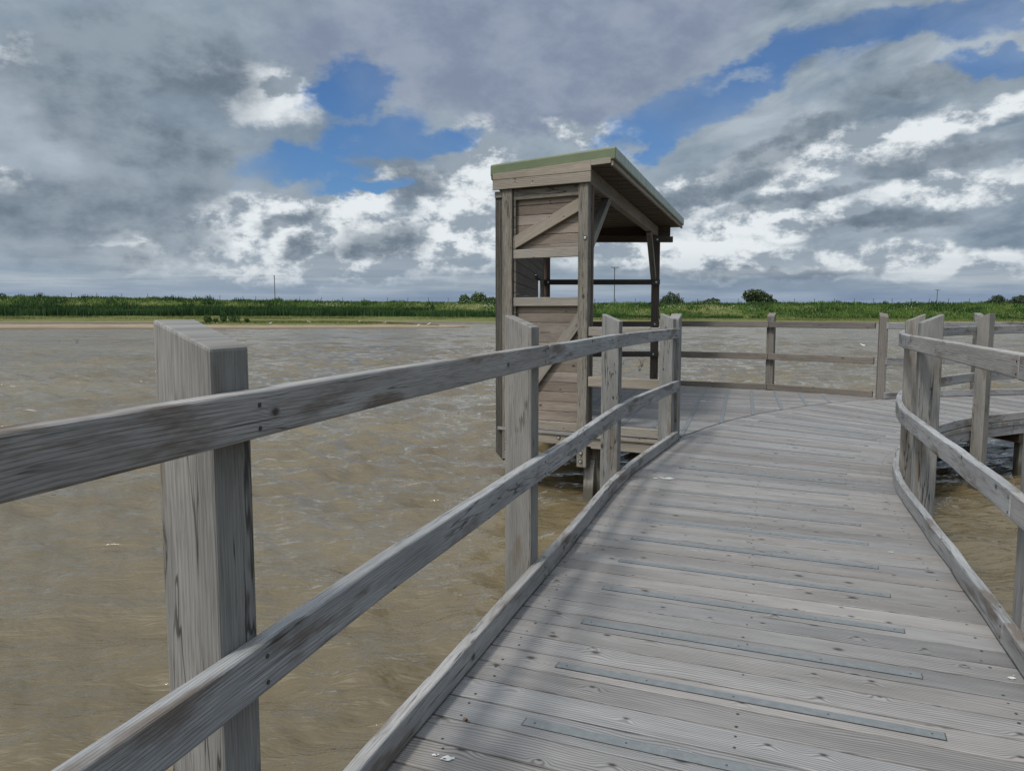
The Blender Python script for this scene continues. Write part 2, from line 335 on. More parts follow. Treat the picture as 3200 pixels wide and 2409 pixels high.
# ------------------------------------------------------------------ mesh helpers
def tag(o, label=None, cat=None, group=None, kind=None):
    if label: o['label'] = label
    if cat: o['category'] = cat
    if group: o['group'] = group
    if kind: o['kind'] = kind
    return o
def empty(name, loc, label, cat, group=None):
    o = bpy.data.objects.new(name, None); COL.objects.link(o); o.location = loc; o.empty_display_size = .2
    return tag(o, label, cat, group)
def parent(o, p):
    if p is not None:
        o.parent = p
        if p.type == 'EMPTY': o.matrix_parent_inverse = Matrix.Translation(-p.location)   # mesh vertices are in world metres
class MB:
    """collects vertices, faces and per-corner UVs (metres along the grain, metres across)"""
    def __init__(s): s.v = []; s.f = []; s.uv = []
    def quad(s, idx, uvs): s.f.append(tuple(idx)); s.uv.extend(uvs)
    def prism(s, quad_a, quad_b, u0=0., v0=None):
        """closed prism between two 4-point rings a -> b; grain runs a -> b"""
        v0 = random.uniform(0, 40) if v0 is None else v0
        n = len(s.v); k = len(quad_a); A = [Vector(p) for p in quad_a]; B = [Vector(p) for p in quad_b]
        s.v += [tuple(p) for p in A] + [tuple(p) for p in B]
        L = (sum(B, Vector())/k-sum(A, Vector())/k).length
        t = v0
        for i in range(k):
            j = (i+1) % k; w = ((A[j]-A[i]).length+(B[j]-B[i]).length)/2
            s.quad((n+i, n+j, n+k+j, n+k+i), [(u0, t), (u0, t+w), (u0+L, t+w), (u0+L, t)]); t += w+.013
        for ring, uu, rev in ((A, u0, True), (B, u0+L, False)):
            o = 0 if rev else k
            idx = [n+o+i for i in range(k)]
            if rev: idx = idx[::-1]
            c = ring[0]
            e1 = (ring[1]-ring[0]).normalized() if (ring[1]-ring[0]).length > 1e-9 else Vector((1, 0, 0))
            nn = (ring[1]-ring[0]).cross(ring[-1]-ring[0]); nn.normalize() if nn.length else None
            e2 = nn.cross(e1)
            rr = ring[::-1] if rev else ring
            s.quad(idx, [(uu+.13*(p-c).dot(e1), t+.3*(p-c).dot(e2)) for p in rr])
    def beam(s, a, b, w, h, side=None):
        """bar from a to b, centred; w across (horizontal), h the other way"""
        a = Vector(a); b = Vector(b); d = (b-a).normalized()
        sd = Vector(side).normalized() if side is not None else (Vector((0, 0, 1)).cross(d)).normalized() if abs(d.z) < .98 else Vector((1, 0, 0))
        up = d.cross(sd).normalized()
        def ring(c): return [c-sd*w/2-up*h/2, c+sd*w/2-up*h/2, c+sd*w/2+up*h/2, c-sd*w/2+up*h/2]
        s.prism(ring(a), ring(b))
    def cyl(s, a, b, r, n=10, r2=None):
        a = Vector(a); b = Vector(b); d = (b-a).normalized(); x = d.orthogonal().normalized(); y = d.cross(x)
        r2 = r if r2 is None else r2
        s.prism([a+(x*math.cos(t)+y*math.sin(t))*r for t in [2*math.pi*i/n for i in range(n)]],
                [b+(x*math.cos(t)+y*math.sin(t))*r2 for t in [2*math.pi*i/n for i in range(n)]])
    def build(s, name, mat, par=None, bevel=0., seg=2, label=None, cat=None, group=None, kind=None, smooth=False):
        me = bpy.data.meshes.new(name); me.from_pydata(s.v, [], s.f)
        ul = me.uv_layers.new(name='UVMap'); ul.data.foreach_set('uv', np.array(s.uv, dtype=np.float32).ravel())
        me.materials.append(mat); me.update()
        o = bpy.data.objects.new(name, me); COL.objects.link(o); parent(o, par)
        if bevel:
            md = o.modifiers.new('edge', 'BEVEL'); md.width = bevel; md.segments = seg; md.limit_method = 'ANGLE'; md.angle_limit = R(35)
            md.harden_normals = False
        if smooth: me.polygons.foreach_set('use_smooth', [True]*len(me.polygons))
        return tag(o, label, cat, group, kind)
def np_mesh(name, verts, faces, mat, par=None, smooth=False, **kw):
    me = bpy.data.meshes.new(name); nf, k = faces.shape
    me.vertices.add(len(verts)); me.vertices.foreach_set('co', np.asarray(verts, np.float32).ravel())
    me.loops.add(nf*k); me.loops.foreach_set('vertex_index', faces.astype(np.int32).ravel())
    me.polygons.add(nf); me.polygons.foreach_set('loop_start', np.arange(0, nf*k, k, dtype=np.int32))
    me.polygons.foreach_set('loop_total', np.full(nf, k, np.int32))
    if smooth: me.polygons.foreach_set('use_smooth', np.ones(nf, bool))
    me.materials.append(mat); me.update(); me.validate()
    o = bpy.data.objects.new(name, me); COL.objects.link(o); parent(o, par)
    return tag(o, **kw)

def spline(pts, step=.12):
    P = [np.array(p, float) for p in pts]; P = [2*P[0]-P[1]]+P+[2*P[-1]-P[-2]]
    out = []
    for i in range(1, len(P)-2):
        p0, p1, p2, p3 = P[i-1:i+3]; n = max(2, int(np.linalg.norm(p2-p1)/step))
        for k in range(n):
            t = k/n
            out.append(.5*((2*p1)+(-p0+p2)*t+(2*p0-5*p1+4*p2-p3)*t*t+(-p0+3*p1-3*p2+p3)*t**3))
    out.append(P[-2]); return np.array(out)
class Path:
    def __init__(s, pts, step=.12, raw=False):
        s.p = np.array(pts, float) if raw else spline(pts, step)
        d = np.linalg.norm(np.diff(s.p, axis=0), axis=1); s.s = np.concatenate([[0], np.cumsum(d)]); s.L = s.s[-1]
    def at(s, q): return np.array([np.interp(q, s.s, s.p[:, 0]), np.interp(q, s.s, s.p[:, 1])])
    def tan(s, q, e=.15):
        a, b = s.at(max(0, q-e)), s.at(min(s.L, q+e)); t = b-a; return t/np.linalg.norm(t)
    def near(s, pt):
        q = np.linspace(0, s.L, 4000); P = np.stack([np.interp(q, s.s, s.p[:, 0]), np.interp(q, s.s, s.p[:, 1])], 1)
        return q[int(np.argmin(np.linalg.norm(P-np.array(pt), axis=1)))]
    def sub(s, a, b, step=.12):
        n = max(2, int((b-a)/step)+1); return [s.at(q) for q in np.linspace(a, b, n)]

# walking edges of the boardwalk: faces of the kerb boards on the deck side (metres, camera at 0,0)
LEFT = Path([(-1.55, -1.75), (-1.22, -.6), (-.98, .3), (-.76, 1.02), (-.58, 1.60), (-.385, 2.26), (-.229, 2.729), (-.087, 3.16), (.049, 3.58), (.154, 3.889), (.378, 4.566), (.739, 5.708), (.984, 6.409), (1.231, 7.013), (1.837, 8.388)])
RIGHT = Path([(.32, -2.2), (.66, -1.0), (1.02, .05), (1.37, 1.10), (1.70, 2.05), (1.974, 2.839), (2.077, 3.137), (2.204, 3.50), (2.326, 3.883), (2.437, 4.187), (2.558, 4.578), (2.690, 4.955), (2.87, 5.50), (3.06, 6.02), (3.32, 6.60), (3.68, 7.26),
              (4.12, 7.92), (4.60, 8.55), (5.089, 9.02), (5.68, 9.50), (6.83, 10.14), (8.4, 10.75), (10.5, 11.3), (13.0, 11.75)])
SEAM = [(1.837, 8.388), (1.897, 8.631), (2.083, 8.89), (2.329, 9.268), (2.662, 9.736), (3.234, 10.43), (4.304, 11.444), (5.189, 12.06), (6.02, 12.46), (7.222, 12.80), (8.775, 13.10), (11.2, 13.45), (14.0, 13.75)]
OUTER = Path(list(map(tuple, LEFT.p[::6][:-1]))+SEAM)
Z = dict(kick=(.010, .112), mid=(.556, .672), top=(1.140, 1.246))
POST_TOP = 1.405
WATER_Z = -.81

def sweep(mb, pts, side, th, z0, z1, wob=0.):
    """board following the polyline pts (deck face), thickness th towards side (+1 right of travel, -1 left)"""
    P = [np.array(p) for p in pts]; n0 = len(mb.v); u = random.uniform(0, 30); v0 = random.uniform(0, 40)
    us = [u]
    for i in range(len(P)):
        a = P[max(0, i-1)]; b = P[min(len(P)-1, i+1)]; t = (b-a)/np.linalg.norm(b-a)
        o = np.array([t[1], -t[0]])*side
        if i: us.append(us[-1]+np.linalg.norm(P[i]-P[i-1]))
        q = P[i]+o*th
        mb.v += [(P[i][0], P[i][1], z0), (P[i][0], P[i][1], z1), (q[0], q[1], z1), (q[0], q[1], z0)]
    H = z1-z0; prof = [0, H, H+th, 2*H+th, 2*H+2*th]
    for i in range(len(P)-1):
        for k in range(4):
            a = n0+4*i+k; b = n0+4*i+(k+1) % 4; c = b+4; d = a+4
            q = [(us[i], v0+prof[k]), (us[i], v0+prof[k+1]), (us[i+1], v0+prof[k+1]), (us[i+1], v0+prof[k])]
            if side > 0: mb.quad((a, b, c, d), q)
            else: mb.quad((d, c, b, a), q[::-1])
    e = n0+4*(len(P)-1); a4 = (n0, n0+1, n0+2, n0+3); b4 = (e+3, e+2, e+1, e)
    if side > 0: a4 = a4[::-1]; b4 = b4[::-1]
    mb.quad(a4, [(us[0], v0), (us[0]+.02, v0+H), (us[0]+.05, v0+H), (us[0]+.05, v0)])
    mb.quad(b4, [(us[-1], v0), (us[-1]+.02, v0+H), (us[-1]+.05, v0+H), (us[-1]+.05, v0)])

def post_mesh(c, t, w=.132, d=.144, z0=-1.5, top=POST_TOP, drop=.062, slope_dir=None):
    """square post; t = direction along the rail, its top falls towards slope_dir"""
    c = np.array(c, float); t = np.array(t, float)/np.linalg.norm(t); n = np.array([t[1], -t[0]])
    if slope_dir is None: slope_dir = n
    sd = np.array(slope_dir, float)/np.linalg.norm(slope_dir)
    mb = MB(); A = []; B = []
    lean = (random.uniform(-.006, .006), random.uniform(-.006, .006))
    for a, b in ((-1, -1), (1, -1), (1, 1), (-1, 1)):
        q = c+t*a*w/2+n*b*d/2; k = ((q-c)@sd)/(d/2)
        A.append((q[0], q[1], z0)); B.append((q[0]+lean[0], q[1]+lean[1], top-drop*(k+1)/2))
    mb.prism(A, B); return mb
def screws(par, c, n, zs, r=.0065, proud=.002):
    n = np.array([n[0], n[1]])/np.linalg.norm(n)
    for z in zs:
        a = (c[0]-n[0]*.004, c[1]-n[1]*.004, z); b = (c[0]+n[0]*proud, c[1]+n[1]*proud, z); mb = MB(); mb.cyl(a, b, r, 10); mb.build('screw', M['screw'], par)

def railing(label, path, side, posts, joints, ends, zset=Z, th=.050, inner_screws=True, post_kw=None, post_labels=None, mats=('oak', 'post')):
    """posts: arc positions; side: +1 = posts right of travel, -1 = left"""
    s0, s1 = ends; c0 = path.at((s0+s1)/2)
    root = empty('timber_railing', (c0[0], c0[1], 0), label, 'railing')
    cuts = [s0]+[j for j in joints if s0 < j < s1]+[s1]
    for nm, key in (('top_rail', 'top'), ('middle_rail', 'mid'), ('kerb_board', 'kick')):
        z0, z1 = zset[key]
        for a, b in zip(cuts[:-1], cuts[1:]):
            mb = MB(); dz = random.uniform(-.003, .003)
            sweep(mb, path.sub(a+.002, b-.002), side, th, z0+dz, z1+dz)
            mb.build(nm, M[mats[0]], root, bevel=.008, seg=3)
    for q in posts:
        p = path.at(q); t = path.tan(q); o = np.array([t[1], -t[0]])*side
        c = p+o*(th+.073)
        po = post_mesh(c, t, slope_dir=-o, **(post_kw or {})).build('post', M[mats[1]], root, bevel=.007, seg=2)
        for key in ('top', 'mid', 'kick'):
            z0, z1 = zset[key]
            screws(po, p+t*.028, -o, (z0+.024, z1-.030), .0055)
    return root

# ------------------------------------------------------------------ boardwalk deck
# matching points on the outer (left) and inner (right) edges: the boards fan round the bend
PAIR = [(LEFT.s[0]+.02, RIGHT.near((.40, -1.95)))]
def lp(pt): return OUTER.near(pt)
PAIRS = [(lp((-1.22, -.6)), RIGHT.near((.50, -1.35))), (lp((-.385, 2.26)), RIGHT.near((1.50, 1.47))), (lp((.049, 3.58)), RIGHT.near((1.955, 2.78))), (lp((.984, 6.409)), RIGHT.near((2.88, 5.53))), (lp((1.85, 8.40)), RIGHT.near((3.60, 7.12))),
         (lp((2.66, 9.74)), RIGHT.near((4.26, 8.12))), (lp((4.30, 11.44)), RIGHT.near((5.40, 9.28))), (lp((6.02, 12.46)), RIGHT.near((6.60, 10.02))), (lp((8.775, 13.10)), RIGHT.near((9.0, 10.93))), (lp((11.2, 13.45)), RIGHT.near((11.5, 11.5))), (OUTER.L-.4, RIGHT.L-.05)]
pk = np.array(PAIRS)
mids = [((OUTER.at(a)+RIGHT.at(b))/2) for a, b in PAIRS]
ms = np.concatenate([[0], np.cumsum([np.linalg.norm(mids[i+1]-mids[i]) for i in range(len(mids)-1)])])
PITCH = .152; NB = int(ms[-1]/PITCH)
def edge_pair(k):
    q = k*PITCH; return np.interp(q, ms, pk[:, 0]), np.interp(q, ms, pk[:, 1])
walk = MB(); boards = MB(); holes = MB(); strips = []
for k in range(NB):
    a0, b0 = edge_pair(k); a1, b1 = edge_pair(k+1)
    L0, L1, R0, R1 = OUTER.at(a0), OUTER.at(a1), RIGHT.at(b0), RIGHT.at(b1)
    ext = .055
    d0 = (R0-L0)/np.linalg.norm(R0-L0); d1 = (R1-L1)/np.linalg.norm(R1-L1)
    inner = L0[1] < 8.4 or L0[0] > 6.05                                  # beyond the kerb the boards stop at the seam
    e = ext if inner else -.006
    L0 = L0-d0*e; L1 = L1-d1*e; R0 = R0+d0*ext; R1 = R1+d1*ext
    g = .0052; n0 = (L1-L0)/np.linalg.norm(L1-L0); n1 = (R1-R0)/np.linalg.norm(R1-R0)
    L0 = L0+n0*g; L1 = L1-n0*g; R0 = R0+n1*g; R1 = R1-n1*g
    dz = random.uniform(-.0015, .0015); zt, zb = dz, -.055
    boards.prism([(L0[0], L0[1], zb), (L1[0], L1[1], zb), (L1[0], L1[1], zt), (L0[0], L0[1], zt)],
                 [(R0[0], R0[1], zb), (R1[0], R1[1], zb), (R1[0], R1[1], zt), (R0[0], R0[1], zt)], u0=random.uniform(0, 50))
    W = np.linalg.norm(R0-L0)
    for f in (.09/W+.03, .5, 1-.09/W-.03):
        for gq in (.2, .8):
            if random.random() < .35: continue
            A = L0+(R0-L0)*f; B = L1+(R1-L1)*f; c = A+(B-A)*gq+np.array([random.uniform(-.02, .02), random.uniform(-.008, .008)])
            holes.cyl((c[0], c[1], zt-.003), (c[0], c[1], zt+.0012), random.uniform(.0045, .0065), 8)
    if k % 3 == 1 and (L0+R0)[1] < 26:
        mL = (L0+L1)/2; mR = (R0+R1)/2; dd = (mR-mL)/np.linalg.norm(mR-mL); Wm = np.linalg.norm(mR-mL)
        a = mL+dd*(.37 if inner else .30); b = mR-dd*.42
        strips.append((a, b))
deck = empty('boardwalk_path', (1.2, 4, 0), 'grey timber boardwalk curving right round the bend over brown water', 'boardwalk'); deck['kind'] = 'structure'
boards.build('deck_boards', M['deck'], deck, bevel=.0025, seg=1)
holes.build('deck_screws', M['screw'], deck)
def strip(par, a, b, z=.0035, w=.046):
    underlay(a, b, w+.004)
    mb = MB(); d = (b-a)/np.linalg.norm(b-a); n = np.array([-d[1], d[0]])*w/2
    def rg(p): return [(p[0]-n[0], p[1]-n[1], -.002), (p[0]+n[0], p[1]+n[1], -.002), (p[0]+n[0], p[1]+n[1], z), (p[0]-n[0], p[1]-n[1], z)]
    mb.prism(rg(a), rg(b))
    L = np.linalg.norm(b-a); k = max(3, int(L/.28)+1)
    return mb, [a+d*(L*(i+.12)/(k-.76)) for i in range(k)]
sscr = MB()
def underlay(a, b, w):
    d = (b-a)/np.linalg.norm(b-a); n = np.array([-d[1], d[0]])*w/2; a = a-d*.003; b = b+d*.003
    def rg(p): return [(p[0]-n[0], p[1]-n[1], -.003), (p[0]+n[0], p[1]+n[1], -.003), (p[0]+n[0], p[1]+n[1], .0021), (p[0]-n[0], p[1]-n[1], .0021)]
    sscr.prism(rg(a), rg(b))
for a, b in strips:
    mb, pts = strip(deck, a, b); mb.build('grip_strip', M['grip'], deck, bevel=.001, seg=1)
    for p in pts: sscr.cyl((p[0], p[1], .002), (p[0], p[1], .0046), .0036, 8)
mb = MB(); sweep(mb, OUTER.sub(lp((1.85, 8.42)), lp((6.0, 12.45)), .1), -1, .012, -.05, .0014)
mb.build('seam_gap', M['screw'], deck)
# side beams and bearers under the deck
for path, side, ends in ((OUTER, -1, (0, LEFT.L-.05)), (OUTER, -1, (lp((6.02, 12.46)), OUTER.L-.4)), (RIGHT, 1, (0, RIGHT.L-.1))):
    a = ends[0]
    while a < ends[1]-.3:
        b = min(a+2.35, ends[1]); mb = MB()
        pts = path.sub(a+.003, b-.003)
        off = []
        for q in np.linspace(a+.003, b-.003, len(pts)):
            t = path.tan(q); o = np.array([t[1], -t[0]])*side; off.append(path.at(q)-o*.012)
        sweep(mb, off, side, .048, -.182, -.040); mb.build('side_beam', M['oak'], deck, bevel=.004, seg=2); a = b
for k in range(6, NB, 15):
    a, b = edge_pair(k); A, B = OUTER.at(a), RIGHT.at(b); mb = MB(); mb.beam((A[0], A[1], -.25), (B[0], B[1], -.25), .10, .14)
    mb.build('bearer', M['darkwood'], deck, bevel=.004)

# ------------------------------------------------------------------ railings along the walk
Lp = [LEFT.near(p) for p in ((-.562, 1.652), (.165, 3.92), (.93, 6.27), (1.80, 8.30))]
Lp = [LEFT.near((-1.25, -.7))]+Lp
railing('weathered oak railing on the left of the boardwalk, nearest post cut at a slant', LEFT, -1, Lp, [Lp[2]+.10, Lp[3]-.30], (.05, LEFT.L-.003))
# inner side: one run up to the bend, a second run round it and away to the right
Rp1 = [RIGHT.near((.95, -.15)), RIGHT.near((2.075, 3.15)), RIGHT.near((2.90, 5.57))]
Rp2 = [RIGHT.near((3.27, 6.50)), RIGHT.near((5.73, 9.53)), RIGHT.near((7.9, 10.57)), RIGHT.near((10.1, 11.2))]
jr = RIGHT.near((2.93, 5.66))
railing('weathered oak railing on the right of the boardwalk, running off the lower right', RIGHT, 1, Rp1, [RIGHT.near((2.075, 3.15))+.0], (.05, jr))
railing('curved oak railing round the inside of the bend, its lone post standing in dark water', RIGHT, 1, Rp2, [Rp2[1]+.12, Rp2[2]], (jr, RIGHT.L-.1))

# ------------------------------------------------------------------ platform under and beside the hide
O = np.array([1.6222, 8.4751]); DS = np.array([.8769, -.4807]); DN = np.array([.4807, .8769])   # near side of the hide: along it, and away from the walker
def nf(s, t, z): q = O+DS*s+DN*t; return (q[0], q[1], z)
RW0 = np.array([.868, 8.889]); RD = np.array([.306, .952]); RP = np.array([.952, -.306])          # open right side of the hide: along, outwards
def rw(l, o, z): q = RW0+RD*l+RP*o; return (q[0], q[1], z)
LW0 = np.array([.045, 9.36]); LD = np.array([.104, .9946])                                        # lake side wall
def lw(l, o, z): q = LW0+LD*l+np.array([.9946, -.104])*o; return (q[0], q[1], z)
FAR_Y = 14.86
plat_poly = [nf(-2.05, -.01, 0)[:2], nf(.05, -.01, 0)[:2]]+[tuple(OUTER.at(q)) for q in np.arange(lp((1.85, 8.42)), lp((6.0, 12.45)), .25)]+[(6.10, 12.50), (4.66, 13.99), (2.9, 14.82), (.62, 14.95)]
def clip_poly(poly, p, n, keep=1):
    """half plane clip: keeps (x-p).n*keep >= 0"""
    out = []
    for i in range(len(poly)):
        a = np.array(poly[i]); b = np.array(poly[(i+1) % len(poly)]); da = (a-p)@n*keep; db = (b-p)@n*keep
        if da >= 0: out.append(tuple(a))
        if (da > 0) != (db > 0) and abs(da-db) > 1e-9: out.append(tuple(a+(b-a)*da/(da-db)))
    return out
plat = empty('platform_floor', (2.8, 12, 0), 'grey plank platform beside and under the timber hide', 'platform'); plat['kind'] = 'structure'
mb = MB(); ang = R(-25.); bd = np.array([math.cos(ang), math.sin(ang)]); bn = np.array([-bd[1], bd[0]])
for k in range(-10, 75):
    c = O+bn*(k*.148)
    # the platform outline is not convex: cut it into a hide part and an outer part, clip each board against both
    for sub in (plat_poly,):
        q = clip_poly(sub, c+bn*.003, bn, 1)
        if len(q) < 3: continue
        q = clip_poly(q, c+bn*.1455, bn, -1)
        if len(q) < 3: continue
        proj = [(np.array(v)-c)@bd for v in q]; a, b = min(proj), max(proj)
        # build the strip between the two extreme ends as slices so that the curved seam is followed
        loc = [((np.array(v)-c)@bd, (np.array(v)-c)@bn) for v in q]
        n0 = len(mb.v); z = random.uniform(-.0015, .0015); uo = random.uniform(0, 50); vo = random.uniform(0, 30)
        # remove duplicate points
        pts = [loc[0]]
        for v in loc[1:]:
            if math.hypot(v[0]-pts[-1][0], v[1]-pts[-1][1]) > 1e-4: pts.append(v)
        if len(pts) < 3: continue
        for v in pts:
            w = c+bd*v[0]+bn*v[1]; mb.v.append((w[0], w[1], z-.001))
        for v in pts:
            w = c+bd*v[0]+bn*v[1]; mb.v.append((w[0], w[1], -.034))
        m_ = len(pts)
        mb.quad(range(n0, n0+m_), [(uo+v[0], vo+v[1]) for v in pts])
        for i in range(m_):
            j = (i+1) % m_; mb.quad((n0+j, n0+i, n0+m_+i, n0+m_+j), [(uo+pts[j][0], vo), (uo+pts[i][0], vo), (uo+pts[i][0], vo+.03), (uo+pts[j][0], vo+.03)])
mb.build('platform_boards', M['deck'], plat)
pdir = np.array([.2885, .9575]); pp = np.array([.9575, -.2885])
for off in (-2.24, -1.84, -1.445, -1.04, -.655, -.25, .155, .563, .955, 1.33):
    # run each strip from the near edge or the seam to just short of the far kerb
    best = None; ts = []
    for t in np.arange(6.5, 16, .02):
        q = pp*off+pdir*t
        # inside test
        ins = False; n = len(plat_poly)
        for i in range(n):
            (x1, y1), (x2, y2) = plat_poly[i], plat_poly[(i+1) % n]
            if (y1 > q[1]) != (y2 > q[1]) and q[0] < (x2-x1)*(q[1]-y1)/(y2-y1)+x1: ins = not ins
        if ins: ts.append(t)
    if len(ts) < 10: continue
    a = pp*off+pdir*(min(ts)+.02); b = pp*off+pdir*(max(ts)-.27)
    mbs, pts = strip(plat, a, b); mbs.build('grip_strip', M['grip'], plat, bevel=.001, seg=1)
    for p in pts: sscr.cyl((p[0], p[1], .002), (p[0], p[1], .0046), .0036, 8)
sscr.build('strip_screws', M['screw'], deck)
for (a, b) in ((nf(-.80, .02, -.10), nf(.06, .02, -.10)),):
    mb = MB(); mb.beam(a, b, .05, .135); mb.build('side_beam', M['frame'], plat, bevel=.004)
mb = MB(); mb.beam(nf(-.80, -.012, -.030), nf(.06, -.012, -.030), .03, .030); mb.build('edge_board', M['frame'], plat, bevel=.003)
for a, b in (((6.10, 12.52), (4.66, 14.02)), ((4.66, 14.02), (2.9, 14.86)), ((2.9, 14.97), (.62, 14.97))):
    mb = MB(); mb.beam((a[0], a[1], -.11), (b[0], b[1], -.11), .05, .14); mb.build('side_beam', M['oak'], plat, bevel=.004)
for x, y in ((1.2, 10.2), (2.2, 11.6), (3.2, 13.0), (1.4, 13.0), (4.6, 12.6)):
    mb = MB(); mb.beam((x, y, -1.5), (x, y, -.2), .13, .13, (1, 0, 0)); mb.build('pile', M['hidepost'], plat, bevel=.008)
# piles that carry the boardwalk where it is seen from the side
for x, y, nm in ((6.87, 10.24, 'pile'), (1.02, 9.10, 'pile'), (8.6, 11.0, 'pile')):
    mb = MB(); mb.beam((x, y, -1.5), (x, y, -.19), .12, .12, (1, 0, 0)); mb.build(nm, M['hidepost'], deck if x > 2 else plat, bevel=.008)

# far railing of the platform and the outer railing beyond the bend
FARP = Path([(2.86, 14.76), (4.64, 13.93), (5.99, 12.64)], raw=True)
def straight_rail(label, pts, side, posts, zset=Z, th=.050, split=True, mats=('oak', 'post')):
    c0 = np.mean(np.array(pts), axis=0); root = empty('timber_railing', (c0[0], c0[1], 0), label, 'railing')
    for nm, key in (('top_rail', 'top'), ('middle_rail', 'mid'), ('kerb_board', 'kick')):
        z0, z1 = zset[key]
        for a, b in zip(pts[:-1], pts[1:]):
            a = np.array(a); b = np.array(b); t = (b-a)/np.linalg.norm(b-a)
            mb = MB(); n = max(2, int(np.linalg.norm(b-a)/.5))
            sag = random.uniform(.0, .006)
            sweep(mb, [a+(b-a)*q for q in np.linspace(.001, .999, n)], side, th, z0, z1); mb.build(nm, M[mats[0]], root, bevel=.007, seg=2)
    sc = MB()
    for (x, y, tx, ty, sx, sy, kw) in posts:
        post_mesh((x, y), (tx, ty), slope_dir=(sx, sy), **kw).build('post', M[mats[1]], root, bevel=.009, seg=2)
    return root
t1 = np.array([.84, -.54])
straight_rail('timber railing along the far edge of the platform, straight beyond the hide', [(2.86, 14.76), (4.64, 13.93), (5.97, 12.66)], -1,
              [(4.735, 14.045, .86, -.51, -.5, -.86, {}), (6.055, 12.555, .94, -.34, .1, -1, dict(w=.13, d=.14))], mats=('farrail', 'farrail'))
straight_rail('outer railing of the far boardwalk, starting in front of the brown streaked post', [(6.075, 12.44), (7.22, 12.79), (8.78, 13.10), (11.2, 13.42), (14, 13.7)], -1,
              [(7.93, 13.06, .98, .2, .2, -.98, {}), (10.3, 13.43, .98, .15, .2, -.98, {}), (12.7, 13.7, .98, .1, .2, -.98, {})])
ne = [tuple(nf(-.845, .045, 0)[:2]), tuple(nf(.05, .045, 0)[:2])]
straight_rail('short pale railing between the hide corner and the end post of the boardwalk', ne, 1,
              [(1.815, 8.565, .877, -.481, -.48, -.88, dict(w=.12, d=.12))], mats=('frame', 'post'))

# ------------------------------------------------------------------ the bird hide
hx, hy = 1.3, 11.8
hide = empty('bird_hide', (hx, hy, 0), 'open fronted timber hide with green roof standing over the lake', 'bird hide')
def box_nf(name, s0, s1, t0, t1, z0, z1, mat, bevel=.006, horiz=True, par=None, along='s'):
    mb = MB()
    if along == 's': mb.prism([nf(s0, t0, z0), nf(s0, t1, z0), nf(s0, t1, z1), nf(s0, t0, z1)], [nf(s1, t0, z0), nf(s1, t1, z0), nf(s1, t1, z1), nf(s1, t0, z1)])
    else: mb.prism([nf(s0, t0, z0), nf(s1, t0, z0), nf(s1, t1, z0), nf(s0, t1, z0)], [nf(s0, t0, z1), nf(s1, t0, z1), nf(s1, t1, z1), nf(s0, t1, z1)])
    return mb.build(name, M[mat], par or hide, bevel=bevel)
# near corner posts
cp_r = box_nf('corner_post', -.985, -.86, 0, .13, -.405, 2.885, 'hidepost', .008, along='z')
cp_l = box_nf('corner_post', -1.99, -1.853, 0, .13, -.40, 2.885, 'hidepost', .008, along='z')
mb = MB()
mb.prism([nf(-2.10, .03, -.33), nf(-1.995, .03, -.43), nf(-1.995, .14, -.43), nf(-2.10, .14, -.33)], [nf(-2.10, .03, 2.80), nf(-1.995, .03, 2.80), nf(-1.995, .14, 2.80), nf(-2.10, .14, 2.80)])
mb.build('outer_post', M['hidedark'], hide, bevel=.006)
box_nf('corner_block', -2.095, -1.995, .01, .16, 2.79, 2.865, 'hidepost', .005)
# frame of the near side
box_nf('cross_rail', -1.85, -.988, .035, .085, 2.752, 2.872, 'hidepost')
box_nf('cross_rail', -1.85, -.988, .028, .085, 2.058, 2.165, 'frame')
box_nf('cross_rail', -1.85, -.988, .028, .085, 1.487, 1.592, 'frame')
box_nf('cross_rail', -1.85, -.988, .028, .085, .004, .110, 'frame')
fb = box_nf('floor_beam', -1.85, -.80, .012, .085, -.152, -.012, 'frame')
def brace(a, b, hw, t0=.030, t1=.078):
    (s0, z0), (s1, z1) = a, b; mb = MB()
    mb.prism([nf(s0, t0, z0), nf(s0, t1, z0), nf(s0, t1, z0+hw), nf(s0, t0, z0+hw)], [nf(s1, t0, z1), nf(s1, t1, z1), nf(s1, t1, z1+hw), nf(s1, t0, z1+hw)])
    mb.build('brace', M['frame'], hide, bevel=.004)
brace((-1.849, 2.168), (-.989, 2.575), .150)
brace((-1.849, .112), (-.989, 1.215), .215)
for z0, z1 in ((2.10, 2.86), (-.005, 1.555)):
    z = z0; mb = MB()
    while z < z1-.02:
        h = min(.118, z1-z); s0, s1 = -1.86, -.98
        mb.prism([nf(s0, .088, z), nf(s0, .110, z), nf(s0, .110, z+h-.005), nf(s0, .088, z+h-.005)], [nf(s1, .088, z), nf(s1, .110, z), nf(s1, .110, z+h-.005), nf(s1, .088, z+h-.005)], u0=random.uniform(0, 40)); z += .118
    mb.build('cladding', M['clad'], hide, bevel=.003, seg=1)
mb = MB()
mb.prism([nf(-.858, .095, 0), nf(-.846, .095, 0), nf(-.846, .14, 0), nf(-.858, .14, 0)], [nf(-.858, .095, 2.86), nf(-.846, .095, 2.86), nf(-.846, .14, 2.86), nf(-.858, .14, 2.86)])
mb.build('trim_strip', M['darkwood'], hide)
